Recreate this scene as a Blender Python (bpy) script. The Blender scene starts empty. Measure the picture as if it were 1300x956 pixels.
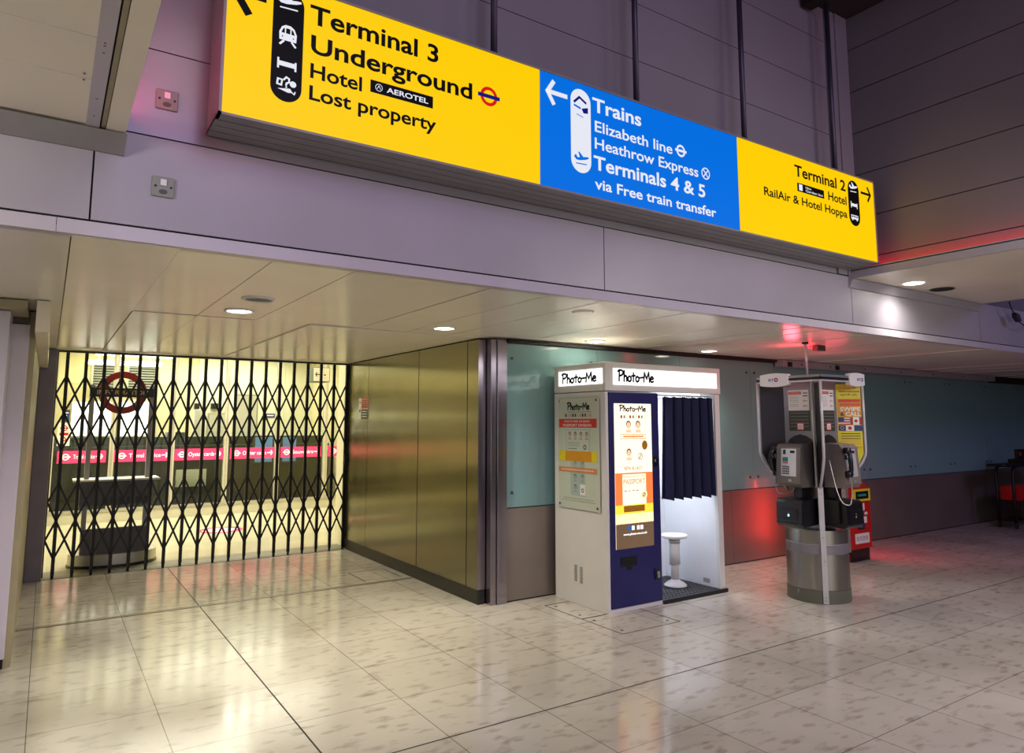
import bpy, bmesh, math, random
from mathutils import Vector, Matrix
random.seed(4)
PI = math.pi
S = bpy.context.scene
COL = S.collection

# ------------------------------------------------------------------ camera model (for reading depths off the photo)
F_PX, CX, CY, EYE = 886.5, 650.0, 433.5, 1.55
TH = math.atan(103 / F_PX)
PSI = math.atan2(1350, math.hypot(F_PX, 103))
FX, FY = math.cos(PSI), math.sin(PSI)
RX, RY = math.sin(PSI), -math.cos(PSI)

def ray(x, y):
    u = (x - CX) / F_PX; v = -(y - CY) / F_PX
    c, s = math.cos(TH), math.sin(TH)
    f = c - v * s; z = s + v * c
    return f * FX + u * RX, f * FY + u * RY, z
def ony(x, y, Y):                 # point of the plane Y=const seen at a photo position -> (X, Z)
    d = ray(x, y); t = Y / d[1]
    return d[0] * t, EYE + d[2] * t
def onx(x, y, X):                 # plane X=const -> (Y, Z)
    d = ray(x, y); t = X / d[0]
    return d[1] * t, EYE + d[2] * t

# ------------------------------------------------------------------ materials
MATS = {}
def lin(c):
    if isinstance(c, str):
        c = [int(c[i:i + 2], 16) / 255 for i in (0, 2, 4)]
        c = [x / 12.92 if x <= 0.04045 else ((x + 0.055) / 1.055) ** 2.4 for x in c]
    return (c[0], c[1], c[2], 1)
def mat(name, col, rough=0.5, metal=0.0, em=0.0, var=0.08, scale=6.0, stretch=(1, 1, 1), coat=0.0, bump=0.0, spec=0.5, rvar=0.0, base=1.0):
    m = bpy.data.materials.new(name); m.use_nodes = True
    nt = m.node_tree; b = nt.nodes['Principled BSDF']; c = lin(col)
    b.inputs['Roughness'].default_value = rough; b.inputs['Metallic'].default_value = metal
    b.inputs['Specular IOR Level'].default_value = spec
    if coat: b.inputs['Coat Weight'].default_value = coat; b.inputs['Coat Roughness'].default_value = 0.05
    tc = nt.nodes.new('ShaderNodeTexCoord'); mp = nt.nodes.new('ShaderNodeMapping')
    mp.inputs['Scale'].default_value = stretch
    n = nt.nodes.new('ShaderNodeTexNoise'); n.inputs['Scale'].default_value = scale; n.inputs['Detail'].default_value = 5
    nt.links.new(tc.outputs['Object'], mp.inputs['Vector']); nt.links.new(mp.outputs[0], n.inputs['Vector'])
    r = nt.nodes.new('ShaderNodeValToRGB')
    r.color_ramp.elements[0].position = 0.3; r.color_ramp.elements[1].position = 0.7
    r.color_ramp.elements[0].color = [x * base * (1 - var) for x in c[:3]] + [1]
    r.color_ramp.elements[1].color = [min(1, x * base * (1 + var)) for x in c[:3]] + [1]
    nt.links.new(n.outputs['Fac'], r.inputs['Fac']); nt.links.new(r.outputs['Color'], b.inputs['Base Color'])
    if em:
        b.inputs['Emission Color'].default_value = c; b.inputs['Emission Strength'].default_value = em
    if bump:
        bp = nt.nodes.new('ShaderNodeBump'); bp.inputs['Strength'].default_value = bump; bp.inputs['Distance'].default_value = 0.01
        nt.links.new(n.outputs['Fac'], bp.inputs['Height']); nt.links.new(bp.outputs[0], b.inputs['Normal'])
    if rvar:
        mr = nt.nodes.new('ShaderNodeMapRange'); mr.inputs['To Min'].default_value = rough - rvar; mr.inputs['To Max'].default_value = rough + rvar
        nt.links.new(n.outputs['Fac'], mr.inputs['Value']); nt.links.new(mr.outputs[0], b.inputs['Roughness'])
    MATS[name] = m
    return m

def floor_mat():
    m = mat('terrazzo', '9a9080', 0.2, 0, 0)
    nt = m.node_tree; N = nt.nodes; L = nt.links; b = N['Principled BSDF']
    for l in list(b.inputs['Base Color'].links): L.remove(l)
    tc = N.new('ShaderNodeTexCoord')
    mp = N.new('ShaderNodeMapping'); mp.inputs['Location'].default_value = (-0.01, -3.23, 0)
    L.new(tc.outputs['Object'], mp.inputs['Vector'])
    br = N.new('ShaderNodeTexBrick'); br.offset = 0; br.squash = 1
    br.inputs['Scale'].default_value = 1; br.inputs['Brick Width'].default_value = 0.585; br.inputs['Row Height'].default_value = 0.585
    br.inputs['Mortar Size'].default_value = 0.0025; br.inputs['Mortar Smooth'].default_value = 0.2; br.inputs['Bias'].default_value = 0
    br.inputs['Color1'].default_value = (0.60, 0.56, 0.49, 1); br.inputs['Color2'].default_value = (0.53, 0.49, 0.42, 1)
    br.inputs['Mortar'].default_value = (0.16, 0.14, 0.11, 1)
    L.new(mp.outputs[0], br.inputs['Vector'])
    # elongated stone streaks
    mp2 = N.new('ShaderNodeMapping'); mp2.inputs['Scale'].default_value = (5, 11, 1); mp2.inputs['Rotation'].default_value = (0, 0, 0.25)
    L.new(tc.outputs['Object'], mp2.inputs['Vector'])
    n2 = N.new('ShaderNodeTexNoise'); n2.inputs['Scale'].default_value = 1.25; n2.inputs['Detail'].default_value = 6; n2.inputs['Roughness'].default_value = 0.55
    L.new(mp2.outputs[0], n2.inputs['Vector'])
    r2 = N.new('ShaderNodeValToRGB'); e = r2.color_ramp.elements
    e[0].position = 0.26; e[0].color = (0.55, 0.51, 0.46, 1); e[1].position = 0.46; e[1].color = (1, 1, 1, 1)
    L.new(n2.outputs['Fac'], r2.inputs['Fac'])
    v = N.new('ShaderNodeTexVoronoi'); v.inputs['Scale'].default_value = 1.1
    L.new(mp2.outputs[0], v.inputs['Vector'])
    rv = N.new('ShaderNodeValToRGB'); e = rv.color_ramp.elements
    e[0].position = 0.14; e[0].color = (0.76, 0.72, 0.68, 1); e[1].position = 0.24; e[1].color = (1, 1, 1, 1)
    L.new(v.outputs['Distance'], rv.inputs['Fac'])
    n3 = N.new('ShaderNodeTexNoise'); n3.inputs['Scale'].default_value = 0.9; n3.inputs['Detail'].default_value = 8
    L.new(tc.outputs['Object'], n3.inputs['Vector'])
    r3 = N.new('ShaderNodeValToRGB'); e = r3.color_ramp.elements
    e[0].position = 0.35; e[0].color = (0.78, 0.77, 0.74, 1); e[1].position = 0.65; e[1].color = (1.05, 1.05, 1.05, 1)
    L.new(n3.outputs['Fac'], r3.inputs['Fac'])
    last = br.outputs['Color']
    for k in (r2, rv, r3):
        mx = N.new('ShaderNodeMix'); mx.data_type = 'RGBA'; mx.blend_type = 'MULTIPLY'; mx.inputs['Factor'].default_value = 0.85
        L.new(last, mx.inputs['A']); L.new(k.outputs['Color'], mx.inputs['B']); last = mx.outputs['Result']
    L.new(last, b.inputs['Base Color'])
    mr = N.new('ShaderNodeMapRange'); mr.inputs['From Min'].default_value = 0.3; mr.inputs['From Max'].default_value = 0.7
    mr.inputs['To Min'].default_value = 0.10; mr.inputs['To Max'].default_value = 0.24
    L.new(n3.outputs['Fac'], mr.inputs['Value']); L.new(mr.outputs[0], b.inputs['Roughness'])
floor_mat()

def steel_mat(name, col, rough, streak=0.03, aniso=0):
    st = (60, 60, 0.8)
    m = mat(name, col, rough, 1.0, 0, var=0.035, scale=3, stretch=st, rvar=0.05)
    nt = m.node_tree; N = nt.nodes; L = nt.links
    if aniso:
        tg = N.new('ShaderNodeTangent'); tg.direction_type = 'RADIAL'; tg.axis = 'Z'
        N['Principled BSDF'].inputs['Anisotropic'].default_value = aniso
        L.new(tg.outputs[0], N['Principled BSDF'].inputs['Tangent'])
    # soft panel waviness
    n = N.new('ShaderNodeTexNoise'); n.inputs['Scale'].default_value = 1.2
    tc = N.new('ShaderNodeTexCoord'); L.new(tc.outputs['Object'], n.inputs['Vector'])
    bp = N.new('ShaderNodeBump'); bp.inputs['Strength'].default_value = 0.25; bp.inputs['Distance'].default_value = streak
    L.new(n.outputs['Fac'], bp.inputs['Height']); L.new(bp.outputs[0], N['Principled BSDF'].inputs['Normal'])
    return m
steel_mat('brushed_steel', '8e8970', 0.22, streak=.015, aniso=.9)
steel_mat('pilaster_steel', 'a39ba6', 0.2, streak=.015, aniso=.85)
mat('kick_steel', '8a8078', 0.36, 0.55, var=0.1, scale=2, rvar=0.06)
steel_mat('kiosk_steel', 'a5a39c', 0.32)
mat('white_laminate', 'dcd9d4', 0.35, var=0.02)
mat('booth_inner', 'e4e6ea', 0.4, var=0.02)
mat('fascia_panel', 'a29ca4', 0.38, var=0.05, scale=2)
mat('trim_panel', 'bcb5bd', 0.32, var=0.03)
mat('ceiling_panel', 'f0ebdd', 0.24, var=0.04, scale=1.5)
mat('soffit_panel', 'ece3cd', 0.32, var=0.05, scale=1.5)
mat('dark_gap', '14110e', 0.8)
mat('upper_panel', '88838b', 0.2, var=0.05, scale=1.3, rvar=0.04, spec=0.6)
mat('side_panel_grey', '746e72', 0.45, var=0.05, scale=1.3)
mat('sign_frame', '8c8887', 0.42, 0.2)
mat('rod_dark', '4a4656', 0.4, 0.6)
mat('black_metal', '120f0e', 0.45, 0.2)
mat('black_plastic', '101116', 0.32)
mat('rubber', '1c1c1e', 0.7, bump=0.3, scale=60)
mat('rubber_tread', '26262a', 0.5, bump=0.6, scale=40)
mat('navy', '20205c', 0.35, var=0.04)
mat('navy_cloth', '0b1238', 0.85, var=0.12, scale=30, bump=0.15)
mat('chrome', 'c9c9c9', 0.15, 1.0)
mat('alu', 'b6b4ac', 0.35, 0.6)
mat('office_frame', 'c2bfae', 0.4, 0.1)
mat('office_wall', 'e6dcae', 0.6, var=0.04)
mat('office_wall_pale', 'e6e2c8', 0.5, var=0.03)
mat('office_ceiling', 'e6dfb0', 0.7)
mat('office_floor', 'cfccb4', 0.18, var=0.08, scale=2)
mat('office_dark_floor', '2c2c22', 0.4)
mat('counter_green', '2e3a2a', 0.4)
mat('counter_dark', '3a3c30', 0.45)
mat('louvre_grey', '8c8f84', 0.5)
mat('white_lit', 'ffffff', 0.5, em=1.6, var=0)
mat('tube_lit', 'fffbe0', 0.5, em=4.0, var=0)
mat('lamp_lit', 'fff6e6', 0.5, em=14.0, var=0)
mat('booth_lit', 'ffffff', 0.5, em=1.35, var=0)
mat('poster_lit', 'ffeed0', 0.5, em=0.95, var=0)
mat('poster_lit_warm', 'ffe2b0', 0.5, em=0.9, var=0)
mat('poster_orange', 'fb7a3a', 0.5, em=0.8, var=0)
mat('poster_yellow', 'ffd23a', 0.5, em=0.9, var=0)
mat('poster_skin', 'f0c8a0', 0.5, em=0.7, var=0)
mat('poster_brown', '7a6248', 0.4, em=0.35)
mat('poster_ochre', 'a06a10', 0.4, em=0.3)
mat('ink', '16110f', 0.5)
mat('sign_yellow', 'ffcf00', 0.35, em=0.92, var=0, spec=0.12, base=0.15)
mat('sign_blue', '0072e6', 0.35, em=0.86, var=0, spec=0.12, base=0.15)
mat('sign_white', 'f2f6ff', 0.35, em=0.82, var=0, spec=0.12, base=0.15)
mat('sign_black', '0b0a0e', 0.4, var=0, spec=0.1)
mat('sign_red', 'f01818', 0.35, em=0.7, var=0, spec=0.12, base=0.15)
mat('sign_navy', '10209a', 0.35, em=0.5, var=0, spec=0.12, base=0.15)
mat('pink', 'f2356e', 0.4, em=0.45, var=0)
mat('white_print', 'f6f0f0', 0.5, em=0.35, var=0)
mat('white_paint', 'e8e6e6', 0.45, var=0.02)
mat('pillar_white', 'd4cedb', 0.35, var=0.03)
mat('beige', 'a59c7c', 0.45)
mat('jamb_steel', '6a6268', 0.4, 0.7)
mat('green_glass', '7a9fa0', 0.09, 0.0, var=0.03, scale=1, spec=0.6, coat=0.3)
mat('bolt', '60645e', 0.3, 0.9)
mat('red_paint', 'c0180f', 0.35, var=0.04)
mat('red_fin', 'e81c10', 0.4, em=1.2, var=0)
mat('ring_red', '9c1c14', 0.4)
mat('dark_blue', '1d1b2c', 0.35)
mat('gold_print', 'd8b890', 0.4)
mat('panel_slate', '5c5a62', 0.45)
mat('paper', 'e8e6e0', 0.5, var=0.02)
mat('paper_green', 'c4cbb8', 0.45, var=0.02)
mat('poster_red', 'd23b2a', 0.5)
mat('poster_amber', 'd9951c', 0.5)
mat('poster_yel', 'e8d21a', 0.5)
mat('poster_peach', 'd98a52', 0.5)
mat('skin', 'b9a48c', 0.6)
mat('hair', '18130f', 0.6)
mat('pale_teal', 'a6bdb6', 0.5)
mat('yellow_card', 'd8c818', 0.45, var=0.03)
mat('flag_blue', '22336e', 0.5)
mat('flag_red', 'b3262a', 0.5)
mat('kiosk_dark', '1b171c', 0.4)
mat('kiosk_grey', '8e8c90', 0.4, 0.4)
mat('tube_white', 'c9c6c8', 0.3, 0.2)
mat('phone_grey', '726e68', 0.35, 0.5)
mat('phone_side', '3b3935', 0.4, 0.3)
mat('phone_face', 'd0d0d0', 0.3, 0.4)
mat('phone_beige', '8a7f78', 0.4, 0.3)
mat('lcd', '2a6a62', 0.2, em=0.25)
mat('bt_purple', '3a2a90', 0.4)
mat('led_blue', '8fd0ff', 0.3, em=4)
mat('red_led', 'ff1020', 0.4, em=13.0, var=0)
mat('magenta_led', 'ff2a80', 0.4, em=30.0, var=0)
mat('green_lit', '20d070', 0.4, em=1.5, var=0)
mat('screen_blue', '5a8fc0', 0.3, em=0.25)
mat('screen_dark', '1a3a78', 0.3, em=0.25)
mat('hall_dark', '3a3540', 0.6)
mat('hall_ceiling', '2a262a', 0.7)
mat('stone_plinth', '1b1a16', 0.45, var=0.6, scale=25)
mat('grout_black', '0e0c0a', 0.7)
mat('strip_metal', '7d7768', 0.4, 0.5)
mat('kick_strip', '55524a', 0.5, 0.3)
mat('orange_label', 'd85a20', 0.5)
mat('olive_skirt', '6a6a5c', 0.45, 0.2)
mat('cable', '111111', 0.5)
mat('cord_metal', 'b8b4a8', 0.3, 0.8)

def glass_mat():
    m = bpy.data.materials.new('clear_glass'); m.use_nodes = True
    nt = m.node_tree; N = nt.nodes; L = nt.links
    N.remove(N['Principled BSDF']); out = N['Material Output']
    t = N.new('ShaderNodeBsdfTransparent'); t.inputs[0].default_value = (0.86, 0.90, 0.84, 1)
    g = N.new('ShaderNodeBsdfGlossy'); g.inputs['Roughness'].default_value = 0.03
    f = N.new('ShaderNodeFresnel'); f.inputs['IOR'].default_value = 1.45
    mx = N.new('ShaderNodeMixShader')
    L.new(f.outputs[0], mx.inputs[0]); L.new(t.outputs[0], mx.inputs[1]); L.new(g.outputs[0], mx.inputs[2]); L.new(mx.outputs[0], out.inputs[0])
    MATS['clear_glass'] = m
glass_mat()

# ------------------------------------------------------------------ mesh builder
class MB:
    def __init__(self, m='ink', M=None):
        self.v = []; self.f = []; self.fm = []; self.sm = []; self.m = m; self.M = M
    def add(self, vs, fs, m=None, smooth=False):
        o = len(self.v); m = m or self.m
        for p in vs:
            p = Vector(p)
            if self.M is not None: p = self.M @ p
            self.v.append(p)
        for f in fs:
            self.f.append([i + o for i in f]); self.fm.append(m); self.sm.append(smooth)
        return self
    def box(self, x0, x1, y0, y1, z0, z1, m=None):
        x0, x1 = sorted((x0, x1)); y0, y1 = sorted((y0, y1)); z0, z1 = sorted((z0, z1))
        vs = [(x0, y0, z0), (x1, y0, z0), (x1, y1, z0), (x0, y1, z0), (x0, y0, z1), (x1, y0, z1), (x1, y1, z1), (x0, y1, z1)]
        return self.add(vs, [(0, 3, 2, 1), (4, 5, 6, 7), (0, 1, 5, 4), (1, 2, 6, 5), (2, 3, 7, 6), (3, 0, 4, 7)], m)
    def beam(self, a, b, w, d, up=(0, 1, 0), m=None):        # rectangular bar from a to b
        a, b = Vector(a), Vector(b); t = (b - a).normalized(); u = Vector(up); s = t.cross(u).normalized(); u = s.cross(t).normalized()
        vs = []
        for p in (a, b):
            for i, j in ((-1, -1), (1, -1), (1, 1), (-1, 1)): vs.append(p + s * (i * w / 2) + u * (j * d / 2))
        return self.add(vs, [(0, 1, 2, 3), (7, 6, 5, 4), (0, 4, 5, 1), (1, 5, 6, 2), (2, 6, 7, 3), (3, 7, 4, 0)], m)
    def prism(self, pts, z0, z1, m=None, axis='z', smooth=False):          # polygon extruded along an axis
        n = len(pts)
        def P(p, h):
            return (p[0], p[1], h) if axis == 'z' else ((p[0], h, p[1]) if axis == 'y' else (h, p[0], p[1]))
        vs = [P(p, z0) for p in pts] + [P(p, z1) for p in pts]
        self.add(vs, [list(range(n))[::-1], list(range(n, 2 * n))], m)
        return self.add(vs, [(i, (i + 1) % n, n + (i + 1) % n, n + i) for i in range(n)], m, smooth)
    def lathe(self, prof, c, m=None, n=32, smooth=True, axis='z', caps=True):
        vs = []; fs = []
        for r, h in prof:
            for k in range(n):
                a = 2 * PI * k / n
                q = (r * math.cos(a), r * math.sin(a), h)
                if axis == 'y': q = (q[0], q[2], q[1])
                if axis == 'x': q = (q[2], q[0], q[1])
                vs.append((c[0] + q[0], c[1] + q[1], c[2] + q[2]))
        for i in range(len(prof) - 1):
            for k in range(n):
                fs.append((i * n + k, i * n + (k + 1) % n, (i + 1) * n + (k + 1) % n, (i + 1) * n + k))
        self.add(vs, fs, m, smooth)
        if not caps: return self
        caps = []
        if prof[0][0] > 1e-5: caps.append(list(range(n))[::-1])
        if prof[-1][0] > 1e-5: caps.append([(len(prof) - 1) * n + k for k in range(n)])
        o = len(self.v) - len(vs)
        for cp in caps: self.f.append([i + o for i in cp]); self.fm.append(m or self.m); self.sm.append(False)
        return self
    def tube(self, pts, r, m=None, n=10):
        pts = [Vector(p) for p in pts]; vs = []; fs = []; u = None
        for i, p in enumerate(pts):
            t = (pts[min(i + 1, len(pts) - 1)] - pts[max(i - 1, 0)]).normalized()
            if u is None: u = t.orthogonal().normalized()
            u = (u - t * u.dot(t)).normalized(); w = t.cross(u)
            for k in range(n):
                a = 2 * PI * k / n; vs.append(p + (u * math.cos(a) + w * math.sin(a)) * r)
        for i in range(len(pts) - 1):
            for k in range(n): fs.append((i * n + k, i * n + (k + 1) % n, (i + 1) * n + (k + 1) % n, (i + 1) * n + k))
        fs += [list(range(n))[::-1], [(len(pts) - 1) * n + k for k in range(n)]]
        return self.add(vs, fs, m, True)
    def grid(self, fn, nu, nv, m=None):
        vs = [fn(i / nu, j / nv) for j in range(nv + 1) for i in range(nu + 1)]
        return self.add(vs, [(j * (nu + 1) + i, j * (nu + 1) + i + 1, (j + 1) * (nu + 1) + i + 1, (j + 1) * (nu + 1) + i) for j in range(nv) for i in range(nu)], m, True)
    def build(self, name, parent=None, bevel=0.0, solid=0.0, recalc=True):
        off = Vector((0, 0, 0)); p = parent
        while p is not None: off += p.location; p = p.parent
        lo = [min(q[i] for q in self.v) for i in range(3)]; hi = [max(q[i] for q in self.v) for i in range(3)]
        loc = Vector((0, 0, 0)) if parent is not None else Vector(((lo[0] + hi[0]) / 2, (lo[1] + hi[1]) / 2, lo[2]))
        if NO_RECENTRE[0] and parent is None: loc = Vector((0, 0, 0))
        me = bpy.data.meshes.new(name)
        me.from_pydata([q - off - loc for q in self.v], [], self.f)
        names = []
        for i, k in enumerate(self.fm):
            if k not in names: names.append(k); me.materials.append(MATS[k])
            me.polygons[i].material_index = names.index(k); me.polygons[i].use_smooth = self.sm[i]
        if recalc:
            bm = bmesh.new(); bm.from_mesh(me); bmesh.ops.recalc_face_normals(bm, faces=bm.faces); bm.to_mesh(me); bm.free()
        me.update()
        o = bpy.data.objects.new(name, me); COL.objects.link(o); o.location = loc
        if parent is not None: o.parent = parent
        if bevel:
            b = o.modifiers.new('edge', 'BEVEL'); b.width = bevel; b.segments = 2; b.limit_method = 'ANGLE'; b.angle_limit = 0.9
        if solid:
            b = o.modifiers.new('thick', 'SOLIDIFY'); b.thickness = solid
        return o
NO_RECENTRE = [False]

def thing(name, label, cat, loc=(0, 0, 0), group=None):
    o = bpy.data.objects.new(name, None); o.empty_display_size = 0.1; COL.objects.link(o); o.location = loc
    o['label'] = label; o['category'] = cat
    if group: o['group'] = group
    return o
def tag(o, label, cat, group=None, kind=None):
    o['label'] = label; o['category'] = cat
    if group: o['group'] = group
    if kind: o['kind'] = kind
    return o
def struct(mb, name, bevel=0):
    NO_RECENTRE[0] = True
    o = mb.build(name, None, bevel); NO_RECENTRE[0] = False
    o['kind'] = 'structure'
    return o

# ------------------------------------------------------------------ flat artwork on a face
_fc = {}
def glyphs(txt, bold):
    k = (txt, bold)
    if k not in _fc:
        cu = bpy.data.curves.new('t', 'FONT'); cu.body = txt; cu.size = 1; cu.offset = bold; cu.resolution_u = 4
        ob = bpy.data.objects.new('t', cu); COL.objects.link(ob)
        me = bpy.data.meshes.new_from_object(ob.evaluated_get(bpy.context.evaluated_depsgraph_get()))
        _fc[k] = ([tuple(v.co) for v in me.vertices], [list(p.vertices) for p in me.polygons])
        bpy.data.objects.remove(ob); bpy.data.curves.remove(cu); bpy.data.meshes.remove(me)
    return _fc[k]

class Face:
    """local plane: u to the reader's right, v up, n towards the reader"""
    def __init__(self, mb, o, u=(1, 0, 0), v=(0, 0, 1), off=0.001):
        self.mb = mb; self.o = Vector(o); self.u = Vector(u).normalized(); self.v = Vector(v).normalized(); self.n = self.u.cross(self.v); self.off = off
    def P(self, a, b, h=0): return self.o + self.u * a + self.v * b + self.n * (self.off + h)
    def poly(self, pts, m=None, h=0): self.mb.add([self.P(a, b, h) for a, b in pts], [list(range(len(pts)))], m); return self
    def rect(self, a0, a1, b0, b1, m=None, h=0): return self.poly([(a0, b0), (a1, b0), (a1, b1), (a0, b1)], m, h)
    def disc(self, a, b, r, m=None, h=0, n=28, rb=None):
        rb = rb or r
        return self.poly([(a + r * math.cos(2 * PI * k / n), b + rb * math.sin(2 * PI * k / n)) for k in range(n)], m, h)
    def ring(self, a, b, r0, r1, m=None, h=0, n=36, s=1.0):
        vs = []
        for k in range(n):
            c, q = math.cos(2 * PI * k / n), math.sin(2 * PI * k / n)
            vs += [self.P(a + r0 * c * s, b + r0 * q, h), self.P(a + r1 * c * s, b + r1 * q, h)]
        self.mb.add(vs, [(2 * k, 2 * k + 1, (2 * k + 3) % (2 * n), (2 * k + 2) % (2 * n)) for k in range(n)], m); return self
    def pill(self, a0, a1, b0, b1, m=None, h=0):
        r = (a1 - a0) / 2; c = (a0 + a1) / 2
        pts = [(c + r * math.cos(t * PI / 14), b1 - r + r * math.sin(t * PI / 14)) for t in range(15)]
        pts += [(c - r * math.cos(t * PI / 14), b0 + r - r * math.sin(t * PI / 14)) for t in range(15)]
        return self.poly(pts, m, h)
    def line(self, pts, w, m=None, h=0):
        for (a, b), (c, d) in zip(pts, pts[1:]):
            L = math.hypot(c - a, d - b) or 1; x, y = (c - a) / L, (d - b) / L; e = w * 0.35
            a2, b2, c2, d2 = a - x * e, b - y * e, c + x * e, d + y * e
            nx, ny = -y * w / 2, x * w / 2
            self.poly([(a2 + nx, b2 + ny), (a2 - nx, b2 - ny), (c2 - nx, d2 - ny), (c2 + nx, d2 + ny)], m, h)
        return self
    def text(self, txt, a0, a1, base, cap, m=None, h=0, bold=0.0):
        vs, fs = glyphs(txt, bold); hv, _ = glyphs('H', bold)
        hh = max(v[1] for v in hv); x0 = min(v[0] for v in vs); x1 = max(v[0] for v in vs)
        sx = (a1 - a0) / (x1 - x0); sy = cap / hh
        self.mb.add([self.P(a0 + (v[0] - x0) * sx, base + v[1] * sy, h) for v in vs], fs, m); return self
    def arrow(self, a0, a1, b, hh, w, m=None, h=0):           # shaft from a0 to the tip at a1
        s = 1 if a1 > a0 else -1
        self.line([(a0, b), (a1 - s * w * 0.7, b)], w, m, h)
        self.line([(a1 - s * hh * 0.82, b + hh), (a1 - s * w * 0.4, b)], w, m, h)
        self.line([(a1 - s * hh * 0.82, b - hh), (a1 - s * w * 0.4, b)], w, m, h); return self
    def roundel(self, a, b, r, mr, mbar, h=0):
        self.ring(a, b, r * 0.66, r, mr, h); return self.rect(a - r * 1.28, a + r * 1.28, b - r * 0.2, b + r * 0.2, mbar, h + 0.0006)
    def script(self, a0, a1, base, cap, w, m=None, h=0):      # the hand-lettered name on the booth
        G = {'P': ([[(.12, .02), (.16, .98)], [(.0, .9), (.2, 1.02), (.5, .96), (.56, .74), (.4, .55), (.16, .5)]], .60),
             'h': ([[(.06, .0), (.1, .95)], [(.08, .35), (.22, .52), (.34, .42), (.36, .02)]], .46),
             'o': ([[(.2, .5), (.05, .34), (.06, .1), (.2, .0), (.36, .12), (.36, .36), (.2, .5)]], .46),
             't': ([[(.2, .8), (.17, .02)], [(.0, .52), (.38, .56)]], .42),
             '-': ([[(.0, .38), (.4, .42)]], .46),
             'M': ([[(.02, .0), (.1, .9), (.34, .3), (.6, .95), (.66, .02)]], .74),
             'e': ([[(.06, .28), (.36, .34), (.28, .52), (.12, .48), (.05, .22), (.16, .02), (.38, .08)]], .46)}
        word = 'Photo-Me'; tot = sum(G[c][1] for c in word); k = (a1 - a0) / tot; x = 0
        for c in word:
            for st in G[c][0]:
                pts = [(a0 + (x + p[0]) * k, base + p[1] * cap) for p in st]
                if len(pts) > 3:      # smooth the curved strokes
                    cv = []
                    for i in range(len(pts) - 1):
                        p0, p1, p2, p3 = pts[max(i - 1, 0)], pts[i], pts[i + 1], pts[min(i + 2, len(pts) - 1)]
                        if c == 'M': cv += [p1]; continue
                        for t in (0, .25, .5, .75): cv.append(tuple(.5 * (2 * p1[j] + (p2[j] - p0[j]) * t + (2 * p0[j] - 5 * p1[j] + 4 * p2[j] - p3[j]) * t * t + (3 * p1[j] - p0[j] - 3 * p2[j] + p3[j]) * t ** 3) for j in (0, 1)))
                    pts = cv + [pts[-1]]
                self.line(pts, w, m, h)
                self.disc(*pts[0], w * .5, m, h, 10); self.disc(*pts[-1], w * .5, m, h, 10)
            x += G[c][1]
        return self
    # pictograms, drawn in a unit box centred on (a, b)
    def plane(self, a, b, s, m, h=0, f=1):
        q = lambda L: [(a + x * s * f, b + y * s) for x, y in L]
        self.poly(q([(-.5, .02), (-.42, .16), (-.34, .14), (-.26, .02), (.3, .14), (.5, .16), (.52, .08), (.3, -.02), (-.1, -.12), (-.34, -.12)]), m, h)
        self.poly(q([(-.1, .04), (-.22, .34), (-.12, .34), (.16, .08)]), m, h + .0002)
        return self.line(q([(-.35, -.32), (.35, -.28)]), s * .06, m, h)
    def train(self, a, b, s, m, mk, h=0):
        q = lambda L: [(a + x * s, b + y * s) for x, y in L]
        self.poly(q([(-.4, -.28), (.4, -.28), (.42, .1), (.3, .38), (.12, .5), (-.12, .5), (-.3, .38), (-.42, .1)]), m, h)
        self.rect(a - .1 * s, a + .1 * s, b + .08 * s, b + .34 * s, mk, h + .0006)
        self.poly(q([(-.32, .08), (-.16, .08), (-.16, .34), (-.24, .28)]), mk, h + .0006); self.poly(q([(.32, .08), (.16, .08), (.16, .34), (.24, .28)]), mk, h + .0006)
        self.disc(a - .26 * s, b - .1 * s, .035 * s, mk, h + .0006, 8); self.disc(a + .26 * s, b - .1 * s, .035 * s, mk, h + .0006, 8)
        self.line(q([(-.2, -.32), (-.36, -.5)]), s * .1, m, h); return self.line(q([(.2, -.32), (.36, -.5)]), s * .1, m, h)
    def bed(self, a, b, s, m, h=0):
        self.rect(a - .45 * s, a + .45 * s, b - .12 * s, b + .14 * s, m, h)
        self.rect(a - .5 * s, a - .4 * s, b - .28 * s, b + .3 * s, m, h + .0002); return self.rect(a + .4 * s, a + .5 * s, b - .28 * s, b + .22 * s, m, h + .0002)
    def lost(self, a, b, s, m, mk, h=0):
        q = lambda L: [(a + x * s, b + y * s) for x, y in L]
        self.poly(q([(-.5, -.02), (-.2, -.06), (-.16, .32), (-.46, .34)]), m, h); self.poly(q([(-.4, .06), (-.28, .04), (-.25, .24), (-.37, .25)]), mk, h + .0006)
        self.line(q([(-.12, .3), (.0, .46), (.14, .4), (.14, .22), (.02, .14), (.0, .04)]), s * .09, m, h)
        self.disc(a + .01 * s, b - .06 * s, s * .05, m, h, 8)
        self.disc(a + .34 * s, b + .16 * s, s * .17, m, h, 10)
        self.poly(q([(-.42, -.22), (.2, -.1), (.34, -.3), (.1, -.34)]), m, h + .0002)
        return self.line(q([(.3, -.28), (.42, -.36), (.46, -.22)]), s * .06, m, h)

# ------------------------------------------------------------------ THE SETTING
YF = 3.234       # fascia plane
ZC = 2.30        # low ceiling
XB = 3.162       # steel side wall
YG = 8.53        # gate line
ZR = 2.743       # underside of the side soffits

mb = MB('terrazzo'); mb.box(-6, 18, -5.5, 8.62, -0.12, 0); struct(mb, 'floor')
mb = MB('office_floor'); mb.box(-1.5, 7, 8.62, 12.9, -0.12, 0.0)
mb.box(-1.5, 7, 12.9, 16, -0.12, 0.0, 'office_dark_floor')
struct(mb, 'floor')
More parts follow.
